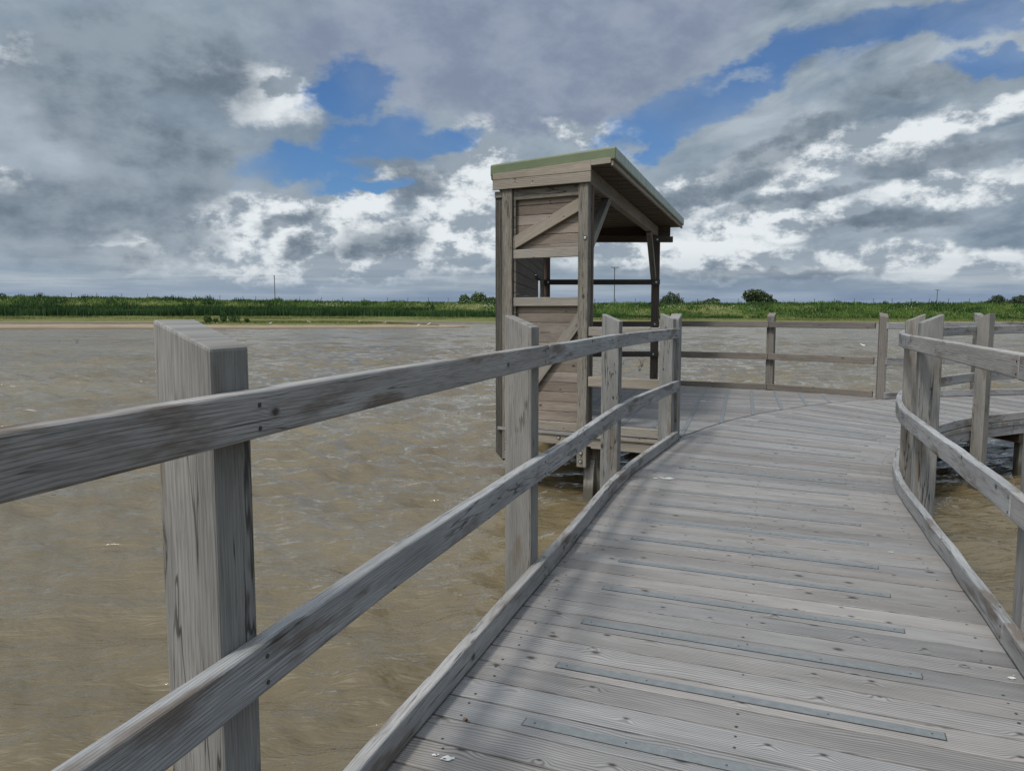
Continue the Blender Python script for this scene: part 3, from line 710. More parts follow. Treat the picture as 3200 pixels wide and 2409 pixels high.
# bolts, nuts standing in counterbored holes
def bolt(c, n, r=.016, par=None):
    c = Vector(c); n = Vector(n).normalized(); mb = MB(); mb.cyl(c-n*.012, c+n*.0015, r*1.75, 14); mb.build('bolt_hole', M['screw'], par or hide)
    mb = MB(); mb.cyl(c, c+n*.012, r, 10); mb.cyl(c+n*.012, c+n*.020, r*.6, 10, r*.35); mb.build('bolt', M['steel'], par or hide)
nn = (-DN[0], -DN[1], 0)
for s_, z_ in ((-.925, -.235), (-.93, -.335), (-1.93, -.175), (-1.935, -.30), (-.893, 2.262)): bolt(nf(s_, 0, z_), nn, par=cp_r if s_ > -1.5 else cp_l)
bolt(nf(-1.22, .012, -.075), nn, par=fb)
# roof and fascia
def roofz(p):                      # the roof falls gently towards the lake
    w = (np.array(p)-RW0)@RP; return 3.245+.040*min(0, w-.25)
NL, NR, FR, FL = (-.262, 9.475), (1.150, 8.700), (3.37, 15.28), (.38, 15.45)
mb = MB()
def rp(p, dz): return (p[0], p[1], roofz(p)+dz)
mb.prism([rp(NL, -.145), rp(FL, -.145), rp(FL, 0), rp(NL, 0)], [rp(NR, -.145), rp(FR, -.145), rp(FR, 0), rp(NR, 0)])
roof = mb.build('roof', M['felt'], hide, bevel=.022, seg=3)
box_nf('fascia_board', -2.10, -.822, -.032, -.002, 2.882, 2.996, 'frame', .003, par=roof)
mb = MB()
mb.prism([nf(-2.10, -.032, 3.001), nf(-2.10, -.002, 3.001), nf(-2.10, -.002, 3.07), nf(-2.10, -.032, 3.07)], [nf(-.822, -.032, 3.001), nf(-.822, -.002, 3.001), nf(-.822, -.002, 3.12), nf(-.822, -.032, 3.12)])
mb.prism([nf(-.821, -.032, 3.060), nf(-.821, -.002, 3.060), nf(-.821, -.002, 3.12), nf(-.821, -.032, 3.12)], [nf(-.582, -.032, 3.066), nf(-.582, -.002, 3.066), nf(-.582, -.002, 3.13), nf(-.582, -.032, 3.13)])
mb.build('fascia_board', M['frame'], roof, bevel=.003)
mb = MB()
mb.prism([rp((1.128, 8.735), -.205), rp((1.100, 8.745), -.205), rp((1.100, 8.745), -.148), rp((1.128, 8.735), -.148)], [rp((3.335, 15.25), -.205), rp((3.305, 15.25), -.205), rp((3.305, 15.25), -.148), rp((3.335, 15.25), -.148)])
mb.build('eaves_board', M['frame'], roof, bevel=.004)
mb = MB(); y = 8.60; k = 0
while y < 15.3:
    # planks running across under the roof, clipped to its outline
    def xr(yy): return 1.100+(yy-8.745)*(2.205/6.505)
    def xl(yy): return max(-.255+(yy-9.47)*.1065, 1.10-(yy-8.745)*1.85 if yy < 9.47 else -9)
    y1 = min(y+.138, 15.3)
    if xr(y+.07)-xl(y+.07) > .05:
        zz = -.170-.004*(k % 2)
        A = [rp((xl(y), y), zz), rp((xl(y1), y1), zz), rp((xl(y1), y1), -.149), rp((xl(y), y), -.149)]
        B = [rp((xr(y), y), zz), rp((xr(y1), y1), zz), rp((xr(y1), y1), -.149), rp((xr(y), y), -.149)]
        mb.prism(A, B, u0=random.uniform(0, 40))
    y += .148; k += 1
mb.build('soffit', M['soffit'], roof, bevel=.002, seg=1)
# header over the open side, knee braces
mb = MB(); zz = (2.885, 3.062)
mb.prism([rw(-.01, -.105, zz[0]), rw(-.01, 0, zz[0]), rw(-.01, 0, zz[1]), rw(-.01, -.105, zz[1])], [rw(6.28, -.105, zz[0]-.03), rw(6.28, 0, zz[0]-.03), rw(6.28, 0, zz[1]-.03), rw(6.28, -.105, zz[1]-.03)])
mb.build('header_beam', M['frame'], hide, bevel=.005)
mb = MB()
mb.prism([lw(0, -.02, 2.86), lw(0, .08, 2.86), lw(0, .08, 3.0), lw(0, -.02, 3.0)], [lw(5.5, -.02, 2.84), lw(5.5, .08, 2.84), lw(5.5, .08, 3.0), lw(5.5, -.02, 3.0)])
mb.build('header_beam', M['darkwood'], hide, bevel=.005)
for (l0, z0, l1, z1) in ((.10, 2.06, 1.42, 2.90), (6.14, 2.06, 5.42, 2.87)):
    mb = MB(); mb.beam(rw(l0, -.055, z0), rw(l1, -.055, z1), .095, .105, (RP[0], RP[1], 0)); mb.build('knee_brace', M['frame'], hide, bevel=.005)
# far posts, beams and rails
def vpost(name, x, y, w, z0, z1, mat='darkwood'):
    mb = MB(); q = w/2
    mb.prism([(x-q, y-q, z0), (x+q, y-q, z0), (x+q, y+q, z0), (x-q, y+q, z0)], [(x-q, y-q, z1), (x+q, y-q, z1), (x+q, y+q, z1), (x-q, y+q, z1)])
    return mb.build(name, M[mat], hide, bevel=.006)
fp_r = vpost('far_post', 2.765, 14.93, .135, -1.5, 2.93); fp_l = vpost('far_post', .665, 14.93, .135, -1.5, 2.93)
def xbar(name, x0, x1, y0, y1, z0, z1, mat='darkwood'):
    mb = MB(); mb.prism([(x0, y0, z0), (x0, y1, z0), (x0, y1, z1), (x0, y0, z1)], [(x1, y0, z0), (x1, y1, z0), (x1, y1, z1), (x1, y0, z1)]); return mb.build(name, M[mat], hide, bevel=.004)
xbar('far_beam', .56, 3.06, 14.79, 14.855, 2.735, 2.845); xbar('back_fascia', .56, 3.05, 15.00, 15.05, 2.868, 3.075)
for z0, z1 in ((1.935, 2.035), (1.135, 1.235), (.555, .66)): xbar('far_rail', .60, 2.83, 14.80, 14.855, z0, z1)
xbar('far_kerb', .60, 2.83, 14.80, 14.855, .01, .112)
for x_, z_ in ((2.76, 2.785), (2.755, 1.985), (2.74, 1.185), (2.72, .61), (.69, 1.985)): bolt((x_, 14.79 if z_ > 2.5 else 14.80, z_), (0, -1, 0), .018, par=fp_r if x_ > 1 else fp_l)
# lake side wall with its viewing hatch
mb = MB(); z = -.02
while z < 2.86:
    h = .1225
    spans = [(.02, 3.20), (4.62, 5.46)] if .98 < z+h/2 < 1.975 else [(.02, 5.46)]
    for a, b in spans:
        mb.prism([lw(a, -.024, z), lw(a, 0, z), lw(a, 0, z+h), lw(a, -.024, z+h)], [lw(b, -.024, z), lw(b, 0, z), lw(b, 0, z+h), lw(b, -.024, z+h)], u0=random.uniform(0, 40))
    z += .1285
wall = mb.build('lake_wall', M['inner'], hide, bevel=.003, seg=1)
for l in (1.6, 3.12): mb = MB(); mb.beam(lw(l, -.065, -.05), lw(l, -.065, 2.85), .05, .08, (1, 0, 0)); mb.build('wall_stud', M['darkwood'], wall, bevel=.004)
for z_, w_ in ((1.992, .10), (.965, .16)): mb = MB(); mb.beam(lw(3.2, -.01, z_), lw(4.62, -.01, z_), w_, .03); mb.build('hatch_frame', M['inner'], wall, bevel=.003)
mb = MB(); mb.prism([lw(3.46, -.05, 1.00), lw(4.30, -.05, 1.00), lw(4.30, -.03, 1.00), lw(3.46, -.03, 1.00)], [lw(3.46, -.05, 1.972), lw(4.30, -.05, 1.972), lw(4.30, -.03, 1.972), lw(3.46, -.03, 1.972)]); mb.build('hatch_shutter', M['inner'], wall, bevel=.003)
mb = MB(); mb.beam(lw(.5, .20, .45), lw(5.2, .20, .45), .30, .045)
for l in (.8, 2.8, 4.9): mb.beam(lw(l, .20, 0), lw(l, .20, .43), .08, .08, (1, 0, 0))
mb.build('bench', M['inner'], hide, bevel=.004)
# stub piles under the near posts
mb = MB()
mb.prism([nf(-.945, .035, -1.5), nf(-.815, .035, -1.5), nf(-.815, .17, -1.5), nf(-.945, .17, -1.5)], [nf(-.945, .135, -.40), nf(-.815, .135, -.40), nf(-.815, .26, -.16), nf(-.945, .26, -.16)])
mb.build('stub_pile', M['post'], hide, bevel=.012, seg=2)
mb = MB(); mb.prism([nf(-1.97, .13, -1.5), nf(-1.85, .13, -1.5), nf(-1.85, .25, -1.5), nf(-1.97, .25, -1.5)], [nf(-1.97, .13, -.1), nf(-1.85, .13, -.1), nf(-1.85, .25, -.1), nf(-1.97, .25, -.1)]); mb.build('stub_pile', M['darkwood'], hide, bevel=.01)

# ------------------------------------------------------------------ water: one sheet with real wind waves near the walk
def water():
    nr, na = 860, 500
    r = 1.2*(170/1.2)**np.linspace(0, 1, nr); r = np.concatenate([r, np.geomspace(173, 6000, 40)]); nr = len(r)
    a = np.linspace(R(-62), R(62), na)
    RR, AA = np.meshgrid(r, a, indexing='ij'); X = RR*np.sin(AA); Y = RR*np.cos(AA)
    H = np.zeros_like(X); g = np.random.default_rng(3)
    for i in range(60):
        lam = g.uniform(.22, 1.5)*(1 if i < 34 else (2.0 if i < 46 else 3.2)); th = g.normal(R(96), R(26)); k = 2*math.pi/lam
        ph = g.uniform(0, 6.28); amp = .0125*lam**.68*g.uniform(.5, 1.)
        fade = np.clip((lam*70-RR)/(lam*40), 0, 1)*(1 if i < 34 else np.clip(RR/30, .25, 1))
        arg = k*(X*math.cos(th)+Y*math.sin(th))+ph+.6*np.sin(.7*X+.4*Y+i)
        s = np.sin(arg); H += amp*(s+.28*np.cos(2*arg))*fade
    grp = .72+.28*np.sin(.55*X+.9*np.sin(.31*Y))*np.sin(.43*Y+.7*np.sin(.37*X)); H *= grp
    V = np.stack([X, Y, WATER_Z+H], -1).reshape(-1, 3)
    i, j = np.meshgrid(np.arange(nr-1), np.arange(na-1), indexing='ij'); b = i*na+j
    F = np.stack([b, b+1, b+na+1, b+na], -1).reshape(-1, 4)[:, ::-1]
    # behind and beside the walker: a coarse ring
    n0 = len(V); rr = [0.0, 1.2, 8, 60, 6000]; aa = np.linspace(R(62), R(298), 41)
    V2 = np.array([(q*math.sin(t), q*math.cos(t), WATER_Z) for q in rr for t in aa]); F2 = []
    for p in range(4):
        for q in range(40): c = n0+p*41+q; F2.append((c, c+41, c+42, c+1))
    # the small fan under the walker
    c0 = n0+len(V2); V3 = np.array([(0, 0, WATER_Z)]+[(1.2*math.sin(t), 1.2*math.cos(t), WATER_Z) for t in a[::10]])
    F3 = [(c0, c0+i+2, c0+i+1, c0+i+1) for i in range(len(a[::10])-1)]
    V = np.concatenate([V, V2]); F = np.concatenate([F, np.array(F2)])
    return np_mesh('water', V, F, M['water'], smooth=True, kind='structure')
water()

# ------------------------------------------------------------------ land: far shore, bank and fields behind; and the sand spit
def interp(tab, x): t = np.array(tab, float); return np.interp(x, t[:, 0], t[:, 1])
# all tables against the bearing X/Y
shoreY = [(-.80, 158), (-.45, 160), (-.20, 175), (-.02, 158), (.12, 172), (.42, 166), (.66, 150), (.85, 140)]
footZ = [(-.80, .55), (-.33, .45), (-.02, .25), (.12, .0), (.42, -.15), (.66, -.25), (.85, -.25)]
footD = [(-.80, 20), (-.33, 20), (-.02, 16), (.12, 14), (.42, 11), (.66, 10), (.85, 10)]
crestZ = [(-.80, 5.3), (-.667, 5.0), (-.5, 4.7), (-.33, 4.15), (-.04, 3.55), (.12, 3.45), (.42, 3.35), (.667, 3.0), (.85, 2.9)]
crestD = 17
def bank_z(X, Y):
    r = np.clip(X/Y, -1.1, 1.1); s = interp(shoreY, r); fd = interp(footD, r); fz = interp(footZ, r); cz = interp(crestZ, r)
    d = Y-s; z = np.where(d < 0, WATER_Z+d*.06, WATER_Z+(fz-WATER_Z)*np.clip(d/fd, 0, 1)**.8)
    q = np.clip((d-fd)/crestD, 0, 1); z = np.where(d > fd, fz+(cz-fz)*(q*q*(3-2*q)*.55+q*.45), z)
    back = np.clip((d-fd-crestD-3)/14, 0, 1); z = z-back*(cz-1.4)*.8*(d > fd+crestD+3)
    return z
def land():
    a = np.linspace(-1.15, 1.25, 640); rows = np.concatenate([np.linspace(128, 240, 150), np.geomspace(246, 5600, 24)])
    Yg, Ag = np.meshgrid(rows, a, indexing='ij'); X = Ag*Yg
    Z = bank_z(X, Yg); rg = np.random.default_rng(5)
    Z = Z+.10*np.sin(X*.21+1.3*np.sin(Yg*.11))*np.sin(Yg*.33+X*.07)*(Z > -.5)+rg.normal(0, .03, Z.shape)*(Z > -.6)
    sh = .35*np.sin(X*.09)+.25*np.sin(X*.31+1)
    V = np.stack([X, Yg+sh, Z], -1).reshape(-1, 3); n = len(a)
    i, j = np.meshgrid(np.arange(len(rows)-1), np.arange(n-1), indexing='ij'); b = i*n+j
    return np_mesh('ground', V, np.stack([b, b+1, b+n+1, b+n], -1).reshape(-1, 4), M['land'], smooth=True, kind='structure')
land()
SP_FAR = [(-.9, 132), (-.45, 130), (-.40, 136), (-.33, 142), (-.25, 140), (-.18, 136), (-.12, 128), (-.085, 118), (-.062, 111)]
SP_NEAR = [(-.9, 94), (-.667, 96), (-.33, 99), (-.20, 101), (-.12, 103), (-.08, 106), (-.062, 110)]
def spit_z(X, Y):
    r = X/Y; f = interp(SP_FAR, r); n = interp(SP_NEAR, r); w = np.maximum(f-n, .5)
    q = (Y-n)/w; h = .28+.24*np.clip((-.10-r)/.1, 0, 1)*np.clip((r+.43)/.05, 0, 1)
    prof = np.where(q < .32, q/.32, np.clip((1-q)/.25, -4, 1)); prof = np.clip(prof, -1.5, 1)
    return WATER_Z+h*np.where(prof > 0, prof**.7 if False else np.sign(prof)*np.abs(prof)**.8, prof)
def spit():
    a = np.linspace(-1.0, -.055, 420); rows = np.linspace(90, 150, 90)
    Yg, Ag = np.meshgrid(rows, a, indexing='ij'); X = Ag*Yg; Z = spit_z(X, Yg)
    rg = np.random.default_rng(8); Z += .02*np.sin(X*.5+Yg*.3)*(Z > WATER_Z)+rg.normal(0, .012, Z.shape)*(Z > WATER_Z)
    sh = .25*np.sin(X*.21)+.18*np.sin(X*.57+1)
    V = np.stack([X, Yg+sh, Z], -1).reshape(-1, 3); n = len(a)
    i, j = np.meshgrid(np.arange(len(rows)-1), np.arange(n-1), indexing='ij'); b = i*n+j
    return np_mesh('sand_spit', V, np.stack([b, b+1, b+n+1, b+n], -1).reshape(-1, 4), M['spit'], smooth=True, kind='structure')
spit()

# ------------------------------------------------------------------ grass, reeds, flowers
def blades(name, X, Y, Zb, hgt, wid, mat, lean=.35, **kw):
    n = len(X); g = np.random.default_rng(hash(name) % 1000 if False else len(name)); th = g.uniform(0, math.pi, n)
    c, s = np.cos(th)*wid/2, np.sin(th)*wid/2*.5
    lx, ly = g.normal(0, lean, n)*hgt*.5, g.normal(0, lean, n)*hgt*.5
    b = np.stack([X-c, Y-s, Zb-.08], -1); d = np.stack([X+c, Y+s, Zb-.08], -1); t = np.stack([X+lx, Y+ly, Zb+hgt], -1)
    V = np.stack([b, d, t], 1).reshape(-1, 3); F = np.arange(3*n).reshape(n, 3)
    return np_mesh(name, V, F, mat, kind='stuff', **kw)
g = np.random.default_rng(21)
def scatter_bank(n, d0, d1, rlo=-1.0, rhi=1.0):
    r = g.uniform(rlo, rhi, n); s = interp(shoreY, r); fd = interp(footD, r); q = g.uniform(d0, d1, n)
    Y = s+fd+q*crestD; X = r*Y; return X, Y, bank_z(X, Y), r
X, Y, Zb, r = scatter_bank(125000, .02, 1.12)
patch = np.sin(X*.17+np.sin(Y*.3)*1.2)*np.sin(Y*.21+X*.05)
clump = np.clip(np.sin(X*.55+2*np.sin(Y*.5))*np.sin(Y*.8+X*.23)+.2*np.sin(X*1.7), 0, 1)
h = np.clip(g.gamma(5, .062, len(X))*(1+.4*patch)+clump*.40, .12, 1.3); w = g.uniform(.16, .44, len(X))
blades('bank_grass', X, Y, Zb, h, w, M['bank'])
X, Y, Zb, r = scatter_bank(44000, -.12, .14, -1.0, .30)
fade = np.clip((.30-r)/.45, .25, 1); h = g.uniform(.7, 2.2, len(X))*fade*(1+.22*np.sin(X*.3+1.5*np.sin(X*.11))); w = g.uniform(.10, .24, len(X))
blades('reed_bed', X, Y, Zb, h, w, M['reed'], lean=.12)
X, Y, Zb, r = scatter_bank(12000, .34, .46, -1.0, -.10)
h = g.uniform(.7, 1.35, len(X)); blades('tall_nettles', X, Y, Zb, h, g.uniform(.1, .25, len(X)), M['reed'], lean=.15)
CX, CY, CH, CW = [], [], [], []
for k in range(150):
    rr_ = random.uniform(-.72, .74); qd = random.choice([random.uniform(.0, .95), random.uniform(.85, 1.1)]); yc = float(interp(shoreY, rr_)+interp(footD, rr_)+qd*crestD); xc = rr_*yc; hh = random.uniform(.7, 1.9)*(1 if rr_ < 0 else .7); sp = random.uniform(.5, 2.2)
    for j in range(int(50*sp)):
        CX.append(xc+random.gauss(0, sp)); CY.append(yc+random.gauss(0, sp*.6)); dd_ = math.hypot(CX[-1]-xc, CY[-1]-yc)/sp; CH.append(max(.3, hh*(1-.3*dd_)*random.uniform(.7, 1.1))); CW.append(random.uniform(.12, .45))
CX, CY, CH, CW = map(np.array, (CX, CY, CH, CW)); blades('dock_and_nettle_clumps', CX, CY, bank_z(CX, CY), CH, CW, M['reed'], lean=.3)
# short turf on the strand and on the spit
n = 34000; r = g.uniform(-1.0, 1.0, n); s = interp(shoreY, r); fd = interp(footD, r); Y = s+fd*g.uniform(.42, 1.02, n); X = r*Y; Zb = bank_z(X, Y)
blades('shore_turf', X, Y, Zb, g.uniform(.05, .30, n), g.uniform(.12, .4, n), M['turf'])
n = 16000; r = g.uniform(-.41, -.095, n); f = interp(SP_FAR, r); nn_ = interp(SP_NEAR, r); q = g.beta(2.2, 1.6, n)*.62+.30; Y = nn_+(f-nn_)*q; X = r*Y; Zb = spit_z(X, Y)
keep = Zb > WATER_Z+.12; X, Y, Zb = X[keep], Y[keep], Zb[keep]
edge = np.clip((-.095-X/Y)/.08, .35, 1)
blades('spit_turf', X, Y, Zb, g.uniform(.06, .34, len(X))*edge, g.uniform(.12, .35, len(X)), M['turf'])
# cow parsley heads: loose white umbels
cl = []
for k in range(95):
    rr_ = random.choice([random.uniform(-.26, -.22), random.uniform(-.10, .0), random.uniform(-.08, .36), random.uniform(.10, .30), random.uniform(-.2, .6)])
    qd = random.uniform(.45, 1.02); Yc = float(interp(shoreY, rr_)+interp(footD, rr_)+qd*crestD); Xc = rr_*Yc
    for j in range(random.randint(2, 9)): cl.append((Xc+random.gauss(0, 1.1), Yc+random.gauss(0, .8)))
cl = np.array(cl); Zc = bank_z(cl[:, 0], cl[:, 1])+g.uniform(.45, .95, len(cl)); sz = g.uniform(.06, .15, len(cl))
V = []; F = []
for (x, y), z, q in zip(cl, Zc, sz):
    n0 = len(V)
    for t in range(6): V.append((x+q*math.cos(t*1.047), y+q*math.sin(t*1.047), z+random.uniform(-.03, .03)))
    V += [(x, y, z+q*.45), (x, y, z-q*.35)]
    for t in range(6): F.append((n0+t, n0+(t+1) % 6, n0+6)); F.append((n0+(t+1) % 6, n0+t, n0+7))
np_mesh('cow_parsley_flowers', np.array(V), np.array(F), M['flower'], kind='stuff')

# ------------------------------------------------------------------ bushes and trees
def leaf_cloud(centres, n, size, seed):
    """n leaf sprays spread through the volume of several lumps: ((x,y,z),(rx,ry,rz))"""
    gg = np.random.default_rng(seed); vol = np.array([c[1][0]*c[1][1]*c[1][2] for c in centres])**.8; pick = gg.choice(len(centres), n, p=vol/vol.sum())
    C = np.array([c[0] for c in centres])[pick]; Rr = np.array([c[1] for c in centres])[pick]
    d = gg.normal(0, 1, (n, 3)); d /= np.linalg.norm(d, axis=1)[:, None]; rad = gg.uniform(.55, 1.06, n)**.7
    rad *= 1+.16*np.sin(d[:, 0]*7+seed)*np.sin(d[:, 2]*6+2*seed)
    P = C+d*Rr*rad[:, None]
    nrm = d+gg.normal(0, .55, (n, 3)); nrm /= np.linalg.norm(nrm, axis=1)[:, None]
    a = np.cross(nrm, gg.normal(0, 1, (n, 3))); a /= np.linalg.norm(a, axis=1)[:, None]; b = np.cross(nrm, a)
    s = (size*gg.uniform(.6, 1.4, n))[:, None]
    V = np.stack([P-a*s, P-b*s*.6, P+a*s, P+b*s*.6], 1).reshape(-1, 3); return V, np.arange(4*n).reshape(n, 4), P, d
def bush(name, label, cat, x, y, lumps, n, size, mat='bush', blossom=0., group=None, trunk=True, seed=1, zb=None):
    z0 = float(bank_z(np.array([x]), np.array([y]))[0]) if zb is None else zb
    root = empty(name, (x, y, z0), label, cat, group)
    cs = [((x+a, y+b, z0+c), (p, q, s_)) for (a, b, c, p, q, s_) in lumps]
    V, F, P, d = leaf_cloud(cs, n, size, seed); np_mesh('crown', V, F, M[mat], root)
    if blossom:
        gg = np.random.default_rng(seed+50); k = gg.random(n) < blossom; k &= (d[:, 2] > -.25)
        Q = P[k]+d[k]*.12; m_ = len(Q); s_ = size*.55
        a = gg.normal(0, 1, (m_, 3)); a /= np.linalg.norm(a, axis=1)[:, None]; b = np.cross(a, gg.normal(0, 1, (m_, 3))); b /= np.linalg.norm(b, axis=1)[:, None]
        VV = np.stack([Q-a*s_, Q-b*s_*.7, Q+a*s_, Q+b*s_*.7], 1).reshape(-1, 3); np_mesh('blossom', VV, np.arange(4*m_).reshape(m_, 4), M['blossom'], root)
    if trunk:
        mb = MB(); gg = random.Random(seed)
        top = max(c[2] for c in lumps)
        mb.cyl((x, y, z0-.4), (x+.1, y, z0+top*.55), .16*max(.35, size*3), 7, .07*max(.35, size*3))
        for (a, b, c, p, q, s_) in lumps:
            mb.cyl((x+.05, y, z0+top*.2), (x+a*.9, y+b*.9, z0+c), .08*max(.35, size*3), 6, .025)
        mb.build('trunk', M['bark'], root)
    return root
bush('elder_bush', 'small rounded green bush, left one of the blossoming clump on the bank', 'bush', -14.3, 232, [(0, 0, 3.2, 1.5, 1.3, 1.6), (.9, 0, 2.6, 1.2, 1.2, 1.2), (-.6, .2, 2.0, 1.2, 1.2, 1.2)], 1500, .26, 'bush', .05, 'bushes on the bank', seed=3)
bush('elder_bush', 'domed bush speckled with white blossom left of the hide', 'bush', -9.9, 230, [(0, 0, 3.3, 2.2, 1.8, 2.1), (1.3, 0, 2.6, 1.6, 1.5, 1.7), (-1.4, 0, 2.5, 1.4, 1.4, 1.5)], 2600, .26, 'bush', .20, 'bushes on the bank', seed=4)
bush('elder_bush', 'low spreading bush with pale blossom touching the hide post in the view', 'bush', -6.0, 230, [(0, 0, 2.5, 1.8, 1.5, 1.4), (1.4, 0, 2.2, 1.4, 1.2, 1.3)], 1500, .26, 'bush', .12, 'bushes on the bank', seed=5)
bush('hawthorn_bush', 'dark domed bush just right of the hide on the horizon', 'bush', 49.6, 240, [(0, 0, 2.6, 3.2, 2.2, 2.9), (2.0, 0, 1.9, 2.2, 1.6, 2.2), (-2, 0, 2.0, 2.0, 1.6, 2.2)], 3400, .24, 'bushd', .03, 'bushes on the bank', seed=6)
bush('hawthorn_bush', 'low straggling dark bush between the two larger ones on the bank', 'bush', 64.7, 250, [(0, 0, 2.3, 2.4, 1.5, 1.7), (-2.0, 0, 1.8, 1.6, 1.2, 1.6), (1.8, 0, 2.7, .9, .9, 1.0)], 1500, .24, 'bushd', .02, 'bushes on the bank', seed=7)
bush('hawthorn_tree', 'large wind leaning hawthorn dotted with blossom, highest on the bank', 'tree', 75.0, 235, [(-2.2, 0, 4.6, 2.6, 2, 1.9), (-.2, 0, 4.4, 2.4, 2, 2.0), (1.8, 0, 3.5, 2.6, 2, 1.8), (4.0, 0, 2.3, 1.9, 1.6, 1.3), (-1.5, 0, 2.8, 2.4, 1.6, 1.6), (-4.0, 0, 4.9, .9, .8, .8)], 5600, .24, 'bushd', .16, 'bushes on the bank', seed=8)
bush('field_tree', 'dark twiggy tree at the right end of the horizon', 'tree', 188.5, 300, [(0, 0, 3.8, 2.8, 2, 2.4), (-3, 0, 2.4, 2.4, 2, 1.8), (2.4, 0, 2.6, 2.2, 2, 1.8)], 2400, .30, 'bushd', 0, 'trees at the right end of the horizon', seed=9)
bush('field_tree', 'broad dark tree cut by the right edge of the view', 'tree', 198.0, 300, [(0, 0, 3.9, 3.8, 2, 2.2), (-3, 0, 2.8, 2.6, 2, 2.0), (3, 0, 3.2, 2.6, 2, 2.2)], 3200, .30, 'bushd', 0, 'trees at the right end of the horizon', seed=10)
bush('field_tree', 'tiny twiggy bush on the skyline at the left end', 'bush', -155, 235, [(0, 0, 2.2, 1.3, 1, 1.0)], 260, .2, 'bushd', 0, seed=12, zb=3.9)
for i, (x, y, w_, h_, lab) in enumerate(((-46.6, 118, .62, 1.7, 'leftmost shrub of the row on the sand spit, broad and upright'), (-45.4, 118, .45, .85, 'low shrub beside the leftmost one on the sand spit'), (-44.2, 118, .55, 2.15, 'tallest spiky shrub on the sand spit'),
                                   (-42.7, 118.5, .95, 1.45, 'wide shrub right of the tallest one on the sand spit'), (-40.6, 118, .42, .80, 'small separate shrub, rightmost on the sand spit'))):
    zb = float(spit_z(np.array([x]), np.array([y]))[0])-.1
    bush('shrub', lab, 'shrub', x, y, [(0, 0, h_*.5, w_, w_*.8, h_*.5), (w_*.4, 0, h_*.36, w_*.6, w_*.6, h_*.34), (-w_*.4, 0, h_*.55, w_*.45, w_*.5, h_*.42)], 620, .085, 'reed', 0, 'shrubs on the sand spit', seed=20+i, zb=zb)

# ------------------------------------------------------------------ fence on the bank
fence = empty('post_and_wire_fence', (0, 200, 3), 'thin post and wire fence along the top of the grassy bank', 'fence')
wire = MB(); prev = None; tops = []
rpos = [-.722, -.690, -.665, -.607, -.570, -.537, -.5046, -.4713, -.440, -.4096, -.378, -.348, -.3313, -.302, -.2746, -.2468, -.2194, -.1916, -.1612, -.1346, -.108, -.0825, -.056, -.029, .0, .027, .054, .080, .107, .1338, .1596, .187, .2136, .240, .2663, .2928, .3138, .340, .3654, .3917, .4175, .4429, .468, .492, .5167, .540, .565, .592, .6164, .6417, .669, .695]
pm = MB(); pm.cyl((0, 0, -.5), (0, 0, 1.42), .062, 7); pb = pm.build('fence_post', M['polewood'], fence)
first = True
for i, q in enumerate(rpos):
    Yp = float(interp(shoreY, q)+interp(footD, q))+crestD+1.2; Xp = q*Yp; zp = float(bank_z(np.array([Xp]), np.array([Yp]))[0])
    o = pb if first else pb.copy()
    if not first: COL.objects.link(o); o.parent = fence; o.matrix_parent_inverse = pb.matrix_parent_inverse.copy()
    o.location = (Xp, Yp, zp); o.rotation_euler = (random.uniform(-.04, .04), random.uniform(-.05, .05), 0); first = False
    hgt = 1.35
    if prev is not None:
        for dz in (1.3, .9): wire.cyl((prev[0], prev[1], prev[2]+dz), (Xp, Yp, zp+dz), .008, 4)
    prev = (Xp, Yp, zp)
wire.build('fence_wire', M['wire'], fence)

# ------------------------------------------------------------------ electricity poles and the line between them
def pole(label, x, y, ztop, arm, r=.17, side=False):
    z0 = 1.0; root = empty('electricity_pole', (x, y, z0), label, 'electricity pole', 'electricity poles along the horizon')
    mb = MB(); mb.cyl((x, y, z0-1), (x, y, ztop), r, 10, r*.72); mb.build('pole', M['polewood'], root)
    dx, dy = (0.05, 1) if side else (1, .05)
    mb = MB(); mb.beam((x-dx*arm/2, y-dy*arm/2-.15, ztop-.12), (x+dx*arm/2, y+dy*arm/2-.15, ztop-.12), .14, .14); mb.build('crossarm', M['polewood'], root)
    if not side:
        for sg in (-1, 1):
            mb = MB(); mb.beam((x+sg*arm*.26, y-.15, ztop-.15), (x, y-.15, ztop-.95), .06, .08); mb.build('stay', M['polewood'], root)
    for t in (-.46, 0, .46):
        mb = MB(); q = (x+dx*arm*t, y+dy*arm*t-.15); mb.cyl((q[0], q[1], ztop-.06), (q[0], q[1], ztop+.22), .06, 8, .035); mb.build('insulator', M['wire'], root)
    return root
pole('single dark pole seen edge on, standing alone left of the hide', -92.0, 300, 15.2, 1.2, side=True)
pole('pole with a braced crossarm seen through the open hide', 30.45, 230, 14.6, 2.3, .15)
pole('distant small pole with crossarm on the right of the horizon', 236.5, 430, 13.7, 3.2, .20)
ln = MB()
for sg in (-.5, .5):
    pts = [(-330, 330, 15.4), (-92, 300, 15.2), (30.45, 230, 14.7)]
    for a, b in zip(pts[:-1], pts[1:]):
        p = None
        for k in range(15):
            t = k/14; q = (a[0]+(b[0]-a[0])*t+sg*1.2*(0 if a[0] < -100 else t), a[1]+(b[1]-a[1])*t+sg, a[2]+(b[2]-a[2])*t-1.5*4*t*(1-t)+.2)
            if p: ln.cyl(p, q, .012, 4)
            p = q
tag(ln.build('overhead_line', M['wire']), 'faint overhead wires sagging between the poles across the sky', 'overhead line')

